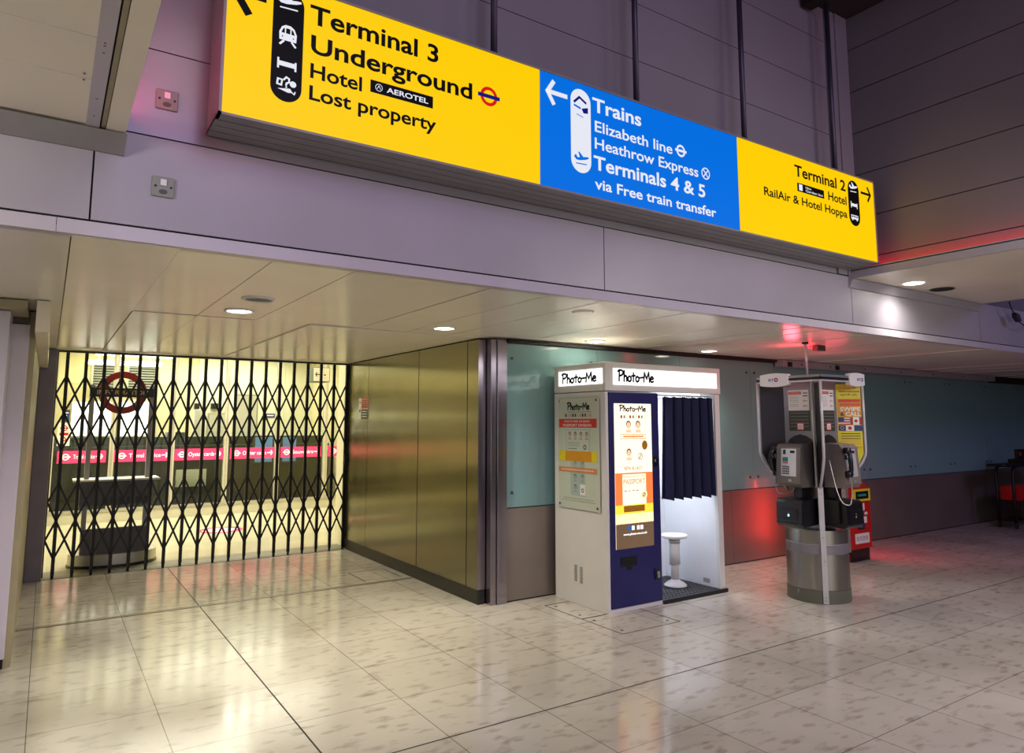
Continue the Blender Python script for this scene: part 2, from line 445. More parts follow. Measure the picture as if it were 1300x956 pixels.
# inlaid joints and strips of the floor
mb = MB('strip_metal'); mb.box(-0.1, 3.16, 6.585, 6.62, -0.005, 0.0016); mb.box(-.1, 3.16, 6.575, 6.581, -.005, .001, 'grout_black'); mb.box(-.1, 3.16, 6.624, 6.629, -.005, .001, 'grout_black'); struct(mb, 'trim_1')
mb = MB('grout_black'); mb.box(1.174, 1.182, -2, 8.5, -0.005, 0.0009); struct(mb, 'trim_2')
mb = MB('grout_black'); mb.box(0.6, 16, 3.226, 3.234, -0.005, 0.0009); struct(mb, 'trim_3')
mb = MB('kick_strip'); mb.box(0.02, 3.15, 8.50, 8.60, -0.005, 0.004); mb.box(0.02, 3.2, 8.615, 8.93, -0.004, 0.002, 'olive_skirt'); struct(mb, 'trim_4')
fr0 = MB('grout_black')
for q0, q1, q2, q3 in ((2.70, 3.09, 7.165, 7.175), (2.70, 2.71, 6.70, 7.165), (3.08, 3.09, 6.70, 7.165)): fr0.box(q0, q1, q2, q3, -.004, .001)
struct(fr0, 'trim_17')
# access covers let into the floor in front of the booth
fr = MB('grout_black')
for x0, x1, y0, y1 in ((3.635, 4.245, 4.02, 4.50), (3.635, 4.245, 4.50, 5.0)):
    for a in ((x0, x1, y0, y0 + .008), (x0, x1, y1 - .008, y1), (x0, x0 + .008, y0, y1), (x1 - .008, x1, y0, y1)):
        fr.box(a[0], a[1], a[2], a[3], -0.004, 0.001)
for x, y in ((3.70, 4.10), (3.70, 4.42), (3.70, 4.60), (4.18, 4.10), (3.70, 4.92)):
    fr.lathe([(0.012, -0.002), (0.012, 0.0014)], (x, y, 0), n=12)
struct(fr, 'trim_5')

def panel_wall_y(mb, y, xs, zs, gap, m, back=0.03, lip=0.012):      # panels facing -Y with dark joints
    for i in range(len(xs) - 1):
        for j in range(len(zs) - 1):
            mb.box(xs[i] + gap / 2, xs[i + 1] - gap / 2, y, y + back, zs[j] + gap / 2, zs[j + 1] - gap / 2, m)
    mb.box(xs[0], xs[-1], y + back * 0.6, y + back + lip, zs[0], zs[-1], 'dark_gap')
# low ceiling: long planks running away from the viewer, split at Y = 5.28
mb = MB('ceiling_panel')
def planks(x0, x1, y0, y1, w, ph, drop):
    k = math.floor((x0 - ph) / w)
    while ph + k * w < x1:
        a, b = max(x0, ph + k * w), min(x1, ph + (k + 1) * w)
        if b - a > 0.02:
            d = drop(a, b)
            mb.box(a + .0022, b - .0022, y0 + .002, y1 - .002, ZC - d, ZC + .03)
        k += 1
random.seed(11)
planks(-0.6, 3.162, YF + 0.01, 5.268, 0.40, 0.032, lambda a, b: random.uniform(-.006, .006))
planks(-0.6, 3.162, 5.287, 8.56, 0.40, 0.032, lambda a, b: random.uniform(-.006, .006))
planks(3.162, 4.94, YF + 0.01, 5.17, 0.40, 0.032, lambda a, b: random.uniform(-.002, .002))
planks(4.985, 17, YF + 0.01, 5.275, 0.30, 0.16, lambda a, b: random.uniform(-.004, .004))
mb.box(3.162, 17, 5.275, 5.40, ZC + .004, ZC + .03)
mb.box(-0.6, 17, YF + 0.01, 8.56, ZC + .03, ZC + .06, 'dark_gap')
struct(mb, 'ceiling')
# fascia band under the seam at z = 2.765
mb = MB('fascia_panel')
xsf = [-6.0, -2.6, 0.09, 2.825, 5.54, 7.82, 10.6, 13.3, 17]
panel_wall_y(mb, YF, xsf, [2.363, 2.765], 0.007, 'fascia_panel')
struct(mb, 'wall_fascia')
mb = MB('trim_panel')
for i, (a, b) in enumerate(zip([-6, -0.02, 5.6, 11.5], [-0.02, 5.6, 11.5, 17])):
    mb.prism([(YF - 0.012, 2.297), (YF - 0.004, 2.357), (YF + 0.05, 2.357), (YF + 0.05, 2.297)], a + .001, b - .001, axis='x')
struct(mb, 'trim_6')
# upper wall
mb = MB('upper_panel')
zs = [2.765, 3.153, 3.56, 3.96, 4.37, 4.785, 5.09]
panel_wall_y(mb, YF, [-6, -2.8, 5.345], zs, 0.006, 'upper_panel')
struct(mb, 'wall_upper')
mb = MB('upper_panel'); mb.box(5.352, 5.48, YF - .012, YF + .03, 2.769, 5.09); mb.box(5.485, 5.66, YF - .02, YF + .03, 2.769, 5.09)
struct(mb, 'trim_7')
# side wall over the right-hand soffit
mb = MB('side_panel_grey')
zs = [2.80, 2.93, 3.28, 3.655, 4.03, 4.405, 4.79, 5.09]
for j in range(len(zs) - 1):
    mb.box(5.66, 5.69, -3.0, YF - .022, zs[j] + .004, zs[j + 1] - .004)
mb.box(5.68, 5.72, -3.0, YF, 2.80, 5.09, 'dark_gap'); mb.box(5.72, 7.8, -3.0, YF + .03, 2.86, 5.09, 'hall_dark'); mb.box(7.8, 17, YF + .035, YF + .06, 2.75, 5.09, 'upper_panel')
struct(mb, 'wall_right')
# right soffit with its ledge
mb = MB('soffit_panel')
for a, b in ((5.525, 6.30), (6.304, 7.08), (7.084, 7.80)):
    mb.box(a, b, -3.0, YF - .002, ZR, ZR + .03)
mb.box(5.53, 7.81, -3.0, YF - .002, ZR + .01, ZR + .06, 'dark_gap')
mb.box(5.507, 5.523, -3.0, YF - .002, ZR - .002, ZR + .075, 'fascia_panel')
mb.box(7.80, 7.83, -3.0, YF - .002, ZR - .002, ZR + .12, 'fascia_panel')
mb.box(5.507, 5.66, -3.0, YF - .002, ZR + .058, ZR + .066, 'fascia_panel')
struct(mb, 'ceiling')
mb = MB('fascia_panel'); mb.prism([(YF - .045, ZR - .004), (YF - .001, ZR - .004), (YF - .001, ZR - .075), (YF - .012, ZR - .075)], 5.50, 7.83, axis='x')
struct(mb, 'trim_8')
# left soffit
mb = MB('soffit_panel')
ys = [3.235, 2.70, 2.386, 2.08, 1.76, 1.44, 1.1, -3]
ys[0] = 3.13
for j in range(len(ys) - 1):
    mb.box(-2.6, 0.052, ys[j + 1] + .0025, ys[j] - .0025, ZR - .02, ZR + .01)
mb.box(-2.6, 0.10, 3.135, 3.20, ZR - .016, ZR + .01)
mb.box(0.052, 0.098, -3, 3.20, ZR - .024, ZR + .01, 'trim_panel')
mb.box(0.104, 0.120, -3, 3.20, ZR - .018, ZR + .01, 'beige')
mb.box(0.122, 0.191, -3, 3.20, ZR - .022, ZR + .10)
mb.box(-2.6, 0.15, -3, 3.22, ZR + .012, ZR + .05, 'dark_gap')
for x, y in ((.075, 3.02), (.075, 2.40), (.075, 2.42), (.075, 2.47), (.03, 2.66), (.03, 2.71), (.04, 2.1), (.075, 2.85)):
    mb.lathe([(0.004, 0), (0.004, -.002)], (x, y, ZR - .023), 'bolt', 8)
struct(mb, 'ceiling')
mb = MB('sign_frame'); mb.prism([(YF - .10, ZR - .028), (YF - .001, ZR - .028), (YF - .001, ZR - .09), (YF - .01, ZR - .09)], -2.6, 0.197, axis='x')
struct(mb, 'trim_9')

# left wall: white pillars, beige return wall, dark steel jamb
mb = MB('beige'); mb.box(-0.35, -0.10, 5.66, 8.46, 0, ZC - .01); struct(mb, 'wall_left')
mb = MB('pillar_white'); mb.box(-0.42, -0.135, 5.63, 5.95, 0.06, 2.20); mb.box(-0.41, -0.14, 5.64, 5.94, 0, .06, 'dark_gap'); struct(mb, 'wall_left', 0.004)
mb = MB('pillar_white'); xx = ony(14, 395, 5.30)[0]; mb.box(xx - .4, xx, 5.30, 5.62, 0.06, 2.24); mb.box(xx - .4, xx - .005, 5.31, 5.61, 0, .06, 'dark_gap'); struct(mb, 'wall_left', 0.004)
mb = MB('beige'); mb.box(-0.55, -0.145, 5.15, 5.625, 2.245, ZC - .008); mb.box(-0.42, -0.14, 5.63, 5.95, 2.205, ZC - .008, 'kick_strip'); struct(mb, 'trim_10')
mb = MB('soffit_panel'); mb.box(-0.098, -0.03, 5.12, 8.45, 2.10, ZC - .006); struct(mb, 'trim_11')
mb = MB('jamb_steel'); mb.box(-0.10, 0.045, 8.47, 8.60, 0, ZC - .006); mb.box(-.16, -.10, 8.47, 9.2, 0, 2.29, 'beige'); struct(mb, 'trim_12', 0.003)

# steel-clad side wall and its corner
mb = MB('brushed_steel')
for a, b in ((7.882, 8.54), (6.528, 7.876), (5.523, 6.516), (5.33, 5.511)):
    mb.box(XB, XB + .02, a, b, 0.125, ZC - .012)
mb.box(XB + .012, XB + .25, 5.345, 8.60, 0.10, ZC, 'dark_gap')
mb.box(XB + .006, XB + .25, 5.345, 8.60, 0.0, 0.12, 'stone_plinth')
struct(mb, 'wall_right')
mb = MB('pilaster_steel'); mb.box(XB + .001, 3.236, 5.322, 5.33, .125, ZC - .012); mb.box(XB + .008, 3.236, 5.325, 5.344, 0, .122, 'stone_plinth'); struct(mb, 'trim_13')
mb = MB('pilaster_steel'); mb.box(3.244, 3.300, 5.240, 5.40, 0.0, ZC - .012); mb.box(3.303, 3.402, 5.225, 5.40, 0.0, ZC - .012); struct(mb, 'trim_14', 0.002)
# long back wall: steel dado and green glass panels on stand-offs
mb = MB('kick_steel')
for a, b in ((3.41, 4.55), (4.554, 6.4), (6.404, 9.5), (9.504, 12.7), (12.704, 16.9)): mb.box(a, b, 5.255, 5.30, 0.012, 0.795)
mb.box(3.41, 17, 5.28, 5.42, 0, ZC, 'dark_gap'); mb.box(3.41, 17, 5.262, 5.42, 0, .012, 'dark_gap')
struct(mb, 'wall_back')
mb = MB('green_glass')
gx = [3.41, 4.48, 5.65, 6.82, 7.99, 9.16, 10.33, 11.49, 12.68, 13.85, 15.0, 16.2]
for a, b in zip(gx, gx[1:]): mb.box(a + .002, b - .002, 5.268, 5.279, 0.803, 2.262)
for a in gx:
    for dx in (-.07, .07):
        if a + dx > 3.45:
            for z in (0.93, 2.13): mb.lathe([(.014, 5.26), (.014, 5.268)], (a + dx, 0, z), 'bolt', 12, axis='y')
struct(mb, 'wall_back')
mb = MB('fascia_panel'); mb.box(7.25, 12.8, 5.13, 5.24, 2.215, 2.293)
for x in (7.62, 8.22, 9.0, 9.9, 10.8, 11.7, 12.5): mb.lathe([(.01, 5.125), (.01, 5.131)], (x, 0, 2.25), 'dark_gap', 10, axis='y')
for x in (7.38, 8.36): mb.box(x - .035, x + .035, 5.115, 5.132, 2.215, 2.27, 'black_plastic')
struct(mb, 'trim_15')
mb = MB('dark_gap'); mb.box(3.41, 7.24, 5.20, 5.262, 2.268, 2.299); mb.box(12.81, 17, 5.16, 5.24, 2.20, 2.299); struct(mb, 'trim_16')

# rest of the hall, outside the frame
mb = MB('hall_dark'); mb.box(-6.1, -6, -5.5, 8.6, 0, 5.09); struct(mb, 'wall_left')
mb = MB('hall_dark'); mb.box(-6, 18, -5.6, -5.5, 0, 5.09); struct(mb, 'wall_rear')
mb = MB('hall_dark'); mb.box(17, 17.1, -5.5, 5.4, 0, 5.09); struct(mb, 'wall_right')
mb = MB('hall_ceiling'); mb.box(-6, 17, -5.5, 3.3, 5.09, 5.19)
for x in range(-5, 17, 2): mb.box(x, x + .12, -5.4, 3.2, 4.98, 5.09, 'dark_gap')
struct(mb, 'ceiling')

# ------------------------------------------------------------------ the office behind the gate
mb = MB('office_wall'); mb.box(-.3, 0.02, 8.62, 16, 0, 2.95); struct(mb, 'wall_office_left')
mb = MB('office_wall_pale'); mb.box(3.21, 3.5, 8.80, 9.05, 0, 2.8); mb.box(3.22, 3.49, 8.79, 8.80, 0, .1, 'kick_strip'); struct(mb, 'wall_office_right', 0.004)
mb = MB('office_wall'); mb.box(4.75, 4.95, 9.0, 16, 0, 2.95); mb.box(3.4, 4.8, 8.9, 9.0, 0, 2.95); struct(mb, 'wall_office_right')
mb = MB('office_wall')
for a, b in ((0, 1.28), (1.284, 2.45), (2.454, 3.2), (3.204, 4.15), (4.154, 4.8)):
    mm = 'office_wall' if a < 2.4 else 'office_wall_pale'
    mb.box(a, b, 15.0, 15.05, 0, 2.248, mm); mb.box(a, b, 15.0, 15.05, 2.252, 2.95, mm)
mb.box(0, 4.8, 15.03, 15.1, 0, 2.95, 'strip_metal'); struct(mb, 'wall_office_back')
mb = MB('office_ceiling'); mb.box(-.3, 5, 8.6, 15.1, 2.95, 3.0); mb.box(-.3, 5, 8.565, 8.61, ZC, 3.0); mb.box(-.3, 5, 8.55, 8.6, ZC + .06, 3.0); struct(mb, 'ceiling')

# glazed office front: window_1
YO = 12.90
win = thing('window_1', 'glazed office front', 'window', (2.3, YO, 0)); del win['label']; del win['category']; win['kind'] = 'structure'
mb = MB('office_frame')
mb.box(0.03, 4.74, YO - .03, YO + .05, 0.0, 0.16); mb.box(0.03, 4.74, YO - .05, YO + .05, 0.16, 0.20, 'alu'); mb.box(.03, 4.74, YO - .03, YO + .05, 2.74, 2.94)
for px in (64, 141, 217.5, 286, 351, 412, 434):
    x = max(.06, min(4.70, ony(px, 580, YO)[0])); w = .035 if px > 70 else .03
    mb.box(x - w, x + w, YO - .04, YO + .05, 0.16, 2.78)
    if 100 < px < 420: mb.box(x - .012, x + .012, YO - .05, YO - .041, 0.2, 2.7, 'alu')
mb.build('window_frame', win)
mb = MB('clear_glass'); mb.add([(.05, YO, .18), (4.72, YO, .18), (4.72, YO, 2.76), (.05, YO, 2.76)], [(0, 1, 2, 3)]); mb.build('pane', win)

# pink banner strips on the glass
banners = [((73, 135), 'Travel advice', 'arrow', 'pink sticker reading Travel advice farthest left on the office glass'),
           ((145, 217), 'Travel advice', 'arrow', 'pink Travel advice sticker with a full roundel, right of the podium sign post'),
           ((222, 284), 'Oyster cards', 'arrow', 'third pink sticker from the left on the office glass'),
           ((292, 349), 'Oyster cards', 'arrow', 'fourth pink sticker from the left, just left of the Souvenirs one'),
           ((356, 407.5), 'Souvenirs', 'arrow', 'pink sticker reading Souvenirs on the office glass'),
           ((416, 428), '', None, 'short pink sticker with only a roundel at the right end of the glass')]
for (p0, p1), txt, ar, lab in banners:
    a, b = ony(p0, 572, YO)[0], ony(p1, 570, YO)[0]
    mb = MB('pink'); mb.box(a, b, YO - .008, YO - .002, .925, 1.113)
    fc = Face(mb, (0, YO - .008, 0), off=.002)
    fc.roundel(a + .11, 1.02, .05, 'white_print', 'white_print')
    if txt:
        fc.text(txt, a + .21, b - .15, .99, .065, 'white_print', bold=.01); fc.arrow(b - .13, b - .04, 1.02, .035, .018, 'white_print')
    tag(mb.build('window_sticker'), lab, 'sticker', 'pink strip stickers across the office glass')
# posters at the left end of the glass
mb = MB('dark_blue'); a, z1 = ony(79, 520, YO); b, z0 = ony(88, 536, YO); mb.box(a, b, YO - .008, YO - .002, z0, z1, 'flag_blue')
Face(mb, (0, YO - .008, 0), off=.001).line([(a + .02, z1 - .05), (b - .02, z1 - .05)], .012, 'white_print').line([(a + .02, z1 - .09), (b - .04, z1 - .09)], .01, 'white_print')
tag(mb.build('poster'), 'small dark blue notice at the left end of the office glass', 'notice')
mb = MB('paper'); a, z1 = ony(74, 537, YO); b, z0 = ony(88, 566, YO); mb.box(a, b, YO - .008, YO - .002, z0, z1)
fc = Face(mb, (0, YO - .008, 0), off=.001); c = (a + b) / 2
fc.roundel(c, z1 - .08, .045, 'sign_red', 'sign_red'); fc.rect(c - .06, c + .06, z1 - .19, z1 - .15, 'sign_red'); fc.ring(c, z1 - .25, .02, .035, 'sign_red')
tag(mb.build('poster'), 'white notice with red ring marks at the left end of the office glass', 'notice')

# louvred vents high on the office back wall
YB = 15.0
for px0, px1, lab in ((117, 158, 'grey louvred vent above the left of the office, behind the roundel'), (162, 200, 'grey louvred vent right of the roundel, high in the office')):
    a, z1 = ony(px0, 456, YB); b, _ = ony(px1, 456, YB); z0 = ony(px0, 503, YB)[1]
    t = thing('louvre_vent', lab, 'vent', ((a + b) / 2, YB, z0), 'louvred vents in the office')
    m1 = MB('office_frame')
    for q in ((a, b, z0, z0 + .04), (a, b, z1 - .04, z1), (a, a + .035, z0 + .04, z1 - .04), (b - .035, b, z0 + .04, z1 - .04)): m1.box(q[0], q[1], YB - .05, YB - .002, q[2], q[3])
    m1.box(a + .03, b - .03, YB - .012, YB - .003, z0 + .03, z1 - .03, 'counter_dark'); m1.build('frame', t)
    m2 = MB('louvre_grey'); n = 13
    for k in range(n):
        z = z0 + .06 + (z1 - z0 - .12) * k / (n - 1); m2.add([(a + .035, YB - .045, z - .012), (b - .035, YB - .045, z - .012), (b - .035, YB - .014, z + .016), (a + .035, YB - .014, z + .016), (a + .035, YB - .045, z - .007), (b - .035, YB - .045, z - .007), (b - .035, YB - .014, z + .021), (a + .035, YB - .014, z + .021)], [(0, 1, 2, 3), (4, 7, 6, 5), (0, 4, 5, 1), (1, 5, 6, 2), (2, 6, 7, 3), (3, 7, 4, 0)])
    m2.build('slats', t)
# bright panels (lit white boards) below the vents
for px0, px1, lab in ((92, 110, 'narrow glowing white panel at the far left of the office'), (117, 143, 'glowing white panel seen through the left of the roundel'), (151, 196, 'wide glowing white panel behind the right of the roundel')):
    a, z1 = ony(px0, 510, YB); b, z0 = ony(px1, 553, YB)
    m1 = MB('office_frame'); t = thing('light_panel', lab, 'light panel', ((a + b) / 2, YB, z0), 'lit white panels in the office')
    m1.box(a - .012, b + .012, YB - .05, YB - .002, z0 - .02, z1 + .015); m1.build('frame', t)
    m1 = MB('white_lit'); m1.box(a, b, YB - .056, YB - .051, z0, z1); m1.build('diffuser', t)
# ceiling tube lights in the office
for i, (px, py, lab) in enumerate(((172, 451, 'long tube light hanging in the office, nearer one'), (158, 462, 'long tube light hanging in the office, farther one'))):
    y = 13.7 + .7 * i; x, zt = ony(px, py, y)
    t = thing('tube_light', lab, 'light fitting', (x, y, zt - .03), 'tube lights in the office')
    m1 = MB('white_paint'); m1.box(x - .62, x + .62, y - .07, y + .07, zt + .012, zt + .05); m1.box(x - .41, x - .40, y - .005, y + .005, zt + .05, 2.949); m1.box(x + .40, x + .41, y - .005, y + .005, zt + .05, 2.949); m1.build('housing', t)
    m1 = MB('tube_lit'); m1.box(x - .6, x + .6, y - .06, y + .06, zt - .03, zt + .011); m1.build('diffuser', t, .01)
# service counter
t = thing('service_counter', 'dark green service counter running behind the office glass', 'counter', (2.3, 13.9, 0))
mb = MB('counter_dark'); mb.box(.1, 4.65, 13.75, 14.3, 0, 1.10); mb.build('body', t)
mb = MB('counter_green'); mb.box(.08, 4.67, 13.62, 14.35, 1.10, 1.15); mb.build('worktop', t, .004)
mb = MB('counter_green'); mb.box(.1, 4.65, 13.72, 13.75, 1.15, 1.30); mb.build('upstand', t)
mb = MB('counter_green'); mb.box(1.95, 2.45, 13.70, 13.744, .42, .72, 'paper_green'); mb.build('front_panel', t)
# things standing on the counter
def small_box(px0, px1, py0, py1, y, dy, m, name, lab, cat, m2=None, zb=1.152, grp=None):
    a = ony(px0, 560, y)[0]; b = ony(px1, 560, y)[0]; z1 = ony(px0, py0, y)[1]
    t = thing(name, lab, cat, ((a + b) / 2, y + dy / 2, zb), grp)
    q = MB(m); q.box(a, b, y, y + dy, zb, z1); q.build('body', t, .006)
    q = MB(m2 or 'white_paint'); q.box(a + .03, b - .03, y - .006, y - .001, zb + .03, z1 - .03); q.build('front', t)
small_box(322, 348, 553, 0, 13.4, .05, 'counter_dark', 'display_screen', 'blue display screen just left of the Souvenirs sticker on the glass', 'screen', 'screen_blue', .80)
small_box(357, 378, 553, 0, 13.4, .05, 'counter_dark', 'display_screen', 'blue and white display screen behind the Souvenirs sticker', 'screen', 'screen_blue', .80)
small_box(262, 290, 524, 0, 14.0, .12, 'office_frame', 'notice_board', 'pale board standing on the counter in the middle of the office', 'board', 'paper')
small_box(296, 326, 500, 0, 14.1, .12, 'alu', 'cabinet', 'tall pale bluish cabinet on the office counter', 'cabinet', 'paper')
small_box(245, 254, 520, 0, 14.05, .12, 'white_paint', 'leaflet_holder', 'white narrow leaflet holder with a dark head', 'leaflet holder', 'paper')
small_box(212, 236, 549, 0, 13.85, .3, 'counter_green', 'storage_box', 'olive green box on the office counter', 'box', 'counter_green')
for px0, px1, lab in ((247, 253, 'small black wall monitor in the office, left one'), (268, 278, 'small dark blue wall monitor above the pale board')):
    a, z1 = ony(px0, 512, 14.95); b, z0 = ony(px1, 519, 14.95)
    q = MB('dark_blue'); q.box(a, b, 14.93, 14.999, z0, z1); q.box(a + .02, b - .02, 14.925, 14.93, z0 + .02, z1 - .02, 'black_plastic'); tag(q.build('wall_monitor'), lab, 'monitor')
q = MB('flag_blue'); a, z1 = ony(338, 525, 14.97); b, z0 = ony(349, 530, 14.97); q.box(a, b, 14.985, 14.999, z0, z1); Face(q, (0, 14.985, 0)).line([(a + .03, (z0 + z1) / 2), (b - .03, (z0 + z1) / 2)], .02, 'white_print')
tag(q.build('door_plate'), 'small blue name plate on the pale office wall', 'plate')
# hanging sign box at the right of the office
a, z1 = ony(398, 466, 11.0); b, z0 = ony(417, 485, 11.0)
t = thing('hanging_sign', 'white hanging sign box with a green edge in the office', 'sign', ((a + b) / 2, 11, z0))
q = MB('counter_green'); q.box(a, b + .02, 11.0, 11.35, z0, z1); q.build('box', t)
q = MB('paper'); q.box(a + .005, b + .01, 10.99, 10.998, z0 + .008, z1 - .008)
fc = Face(q, (0, 10.99, 0)); fc.arrow(a + .13, a + .03, (z0 + z1) / 2, .03, .014, 'ink'); fc.rect(a + .17, b - .05, z0 + .1, z0 + .12, 'ink'); fc.rect(a + .17, b - .08, z0 + .05, z0 + .065, 'ink'); q.build('face', t)
q = MB('chrome')
for x in (a + .05, b - .05): q.box(x - .006, x + .006, 11.15, 11.162, z1, 2.949)
q.build('hanger', t)
# roundel sticker on the office floor
q = MB('pink'); q.lathe([(.30, 0.0), (.30, .002)], (2.2, 11.0, 0.0), n=40)
fc = Face(q, (2.2, 11.0, .002), (1, 0, 0), (0, 1, 0), .0005); fc.roundel(0, 0, .2, 'white_print', 'white_print')
tag(q.build('floor_sticker'), 'round pink sticker with a white roundel on the office floor', 'sticker')

# ------------------------------------------------------------------ information podium
t = thing('information_podium', 'grey information podium with red ring sign just behind the lattice gate', 'podium', (.69, 9.05, 0))
q = MB('alu')
def oval(rx, ry, cx, cy, n=36): return [(cx + rx * math.cos(2 * PI * k / n), cy + ry * math.sin(2 * PI * k / n)) for k in range(n)]
q.prism(oval(.43, .27, .70, 9.1), 0.03, .14, smooth=True); q.prism(oval(.44, .28, .70, 9.1), .002, .03, 'black_plastic'); q.build('base', t)
q = MB('panel_slate'); q.box(.375, 1.01, 8.93, 8.97, .14, .41); q.build('lower_panel', t, .003)
q = MB('panel_slate'); q.box(.335, 1.0, 8.90, 8.94, .65, .915); q.box(.345, .36, 8.94, 9.16, .63, .9); q.box(.985, 1.0, 8.94, 9.16, .63, .9)
for k in range(6): q.box(.55 + .08 * k, .60 + .08 * k, 8.894, 8.9, .66, .74, 'dark_blue')
q.build('upper_panel', t)
q = MB('white_paint'); q.box(.27, 1.10, 8.84, 9.22, .918, .938); q.build('shelf', t, .004)
for x in (.395, .985):
    q = MB('kiosk_grey'); q.box(x - .024, x + .024, 8.985, 9.03, .14, 1.97); q.build('post', t, .003)
q = MB('ring_red'); n = 48; vs = []; fs = []
for k in range(n):
    c, s_ = math.cos(2 * PI * k / n), math.sin(2 * PI * k / n)
    for r, y in ((.165, 8.985), (.238, 8.985), (.238, 9.02), (.165, 9.02)): vs.append((.69 + r * c, y, 1.885 + r * s_))
for k in range(n):
    for j in range(4): fs.append((4 * k + j, 4 * k + (j + 1) % 4, 4 * ((k + 1) % n) + (j + 1) % 4, 4 * ((k + 1) % n) + j))
q.add(vs, fs); q.build('ring', t)
q = MB('dark_blue'); q.box(.37, 1.01, 8.965, 9.0, 1.835, 1.935); Face(q, (0, 8.965, 0), off=.002).text('INFORMATION', .44, .94, 1.862, .048, 'gold_print', bold=.008); q.build('name_bar', t)

# ------------------------------------------------------------------ lattice gate
X0, DX = 0.136, (3.132 - 0.136) / 18
gate = thing('folding_gate', 'closed black folding lattice gate across the office entrance', 'gate', (1.6, YG, 0))
up = None
for i in range(19):
    x = X0 + DX * i
    if up is None:
        q = MB('black_metal')
        q.box(x - .016, x - .011, YG - .012, YG + .012, .035, 2.27); q.box(x + .011, x + .016, YG - .012, YG + .012, .035, 2.27); q.box(x - .011, x + .011, YG + .004, YG + .010, .035, 2.27)
        q.box(x - .016, x + .016, YG - .015, YG + .015, 2.20, 2.27)
        q.lathe([(.014, .004), (.014, .04)], (x, YG, 0), n=10)
        for z in (2.03, 1.65, 1.27, .94, .565, .19): q.lathe([(.012, YG - .02), (.012, YG + .02)], (x, 0, z), n=10, axis='y'); q.box(x - .016, x + .016, YG - .014, YG + .014, z - .03, z + .03)
        up = q.build('upright', gate)
    else:
        c = up.copy(); COL.objects.link(c); c.parent = gate; c.location.x = DX * i
XL = 0.053
flats = {}
def flat(x0, z0, x1, z1, y):
    key = (round(x1 - x0, 4), round(z1 - z0, 4))
    if key not in flats:
        q = MB('black_metal'); q.beam((x0, y, z0), (x1, y, z1), .020, .004); o = q.build('lattice_bar', gate); flats[key] = (o, x0, y, z0)
    else:
        s_, a, b, c_ = flats[key]; o = s_.copy(); COL.objects.link(o); o.parent = gate; o.location = s_.location + Vector((x0 - a, y - b, z0 - c_))
for zt, zm, zb in ((2.03, 1.65, 1.27), (.94, .565, .19)):
    X = lambda i: X0 + DX * i
    for i in range(17):
        flat(X(i), zt, X(i + 2), zb, YG - .012); flat(X(i + 2), zt, X(i), zb, YG + .012)
    dz = (zt - zb) / 2
    flat(X(17), zt, X(18), zm, YG - .012); flat(X(18), zm, X(17), zb, YG + .012)
    flat(X(1), zt, X(0), zm, YG + .012); flat(X(0), zt, XL, zt - dz / 2, YG + .012); flat(X(0), zm, XL, zm - dz / 2, YG + .012)
    flat(XL, zt - dz / 2, X(1), zb, YG - .012); flat(XL, zm - dz / 2, X(0), zb, YG - .012)
q = MB('black_metal'); q.box(.046, 3.155, YG - .02, YG + .02, 2.272, 2.293); q.build('top_track', gate)
q = MB('black_metal'); q.box(3.138, 3.158, YG - .02, YG + .03, .02, 2.27); q.box(3.12, 3.137, YG - .03, YG - .018, 1.0, 1.16); q.lathe([(.02, YG - .05), (.02, YG - .03)], (3.13, 0, 1.08), n=14, axis='y'); q.build('lock_post', gate)
q = MB('black_metal'); q.box(.046, .058, YG - .015, YG + .015, .02, 2.27); q.build('wall_channel', gate)

# ------------------------------------------------------------------ notice on the steel wall
q = MB('paper')
a, z1 = onx(456, 506, XB); b, z0 = onx(467.5, 532, XB)
fc = Face(q, (XB, 0, 0), (0, -1, 0), off=.002)
q.box(XB - .003, XB - .0005, b, a, z0, z1, 'paper')
fc.off = .004; w = a - b
fc.rect(-a + w * .28, -b, z0 + (z1 - z0) * .5, z1, 'orange_label'); fc.rect(-a + w * .28, -b, z0, z0 + (z1 - z0) * .47, 'counter_green')
fc.disc(-a + w * .14, z1 - .05, .018, 'orange_label'); fc.disc(-a + w * .14, z0 + .1, .02, 'ink')
fc.off = .005
for k in range(4): fc.line([(-a + w * .38, z1 - .03 - .025 * k), (-b - w * .12, z1 - .03 - .025 * k)], .007, 'ink')
for k in range(3): fc.line([(-a + w * .38, z0 + .09 - .03 * k), (-b - w * .15, z0 + .09 - .03 * k)], .009, 'paper')
tag(q.build('wall_notice'), 'small orange and green notice on the steel wall near the gate', 'notice')

# ------------------------------------------------------------------ ceiling lights, vents
def downlight(x, y, z, r, lab, power, grp='round downlights in the low ceiling', spot=True, angle=2.3, col=(1, .93, .80), lit='lamp_lit'):
    t = thing('downlight', lab, 'ceiling light', (x, y, z - .012), grp)
    q = MB('white_paint'); q.lathe([(r * .80, .004), (r * .82, -.007), (r, -.009), (r * 1.02, -.003), (r * 1.0, .006)], (x, y, z), n=40, caps=False); q.build('trim_ring', t)
    q = MB(lit); q.lathe([(r * .80, -.005), (r * .80, .003)], (x, y, z), n=40); q.build('lamp_face', t)
    if power:
        l = bpy.data.lights.new('downlight_lamp', 'SPOT'); l.energy = power; l.color = col; l.spot_size = angle; l.spot_blend = .9; l.shadow_soft_size = .09
        o = bpy.data.objects.new('downlight_lamp', l); COL.objects.link(o); o.parent = t; o.location = (0, 0, -.012)
    return t
ZD = ZC - .003
downlight(1.03, 4.883, ZD, .095, 'lit round downlight left above the gate approach, beside the vent', 118, col=(1, .93, .72))
downlight(2.586, 4.889, ZD, .095, 'lit round downlight nearest the corner of the steel wall', 118, col=(1, .93, .74))
downlight(4.187, 4.933, ZD, .095, 'lit round downlight directly above the left side of the photo booth', 108)
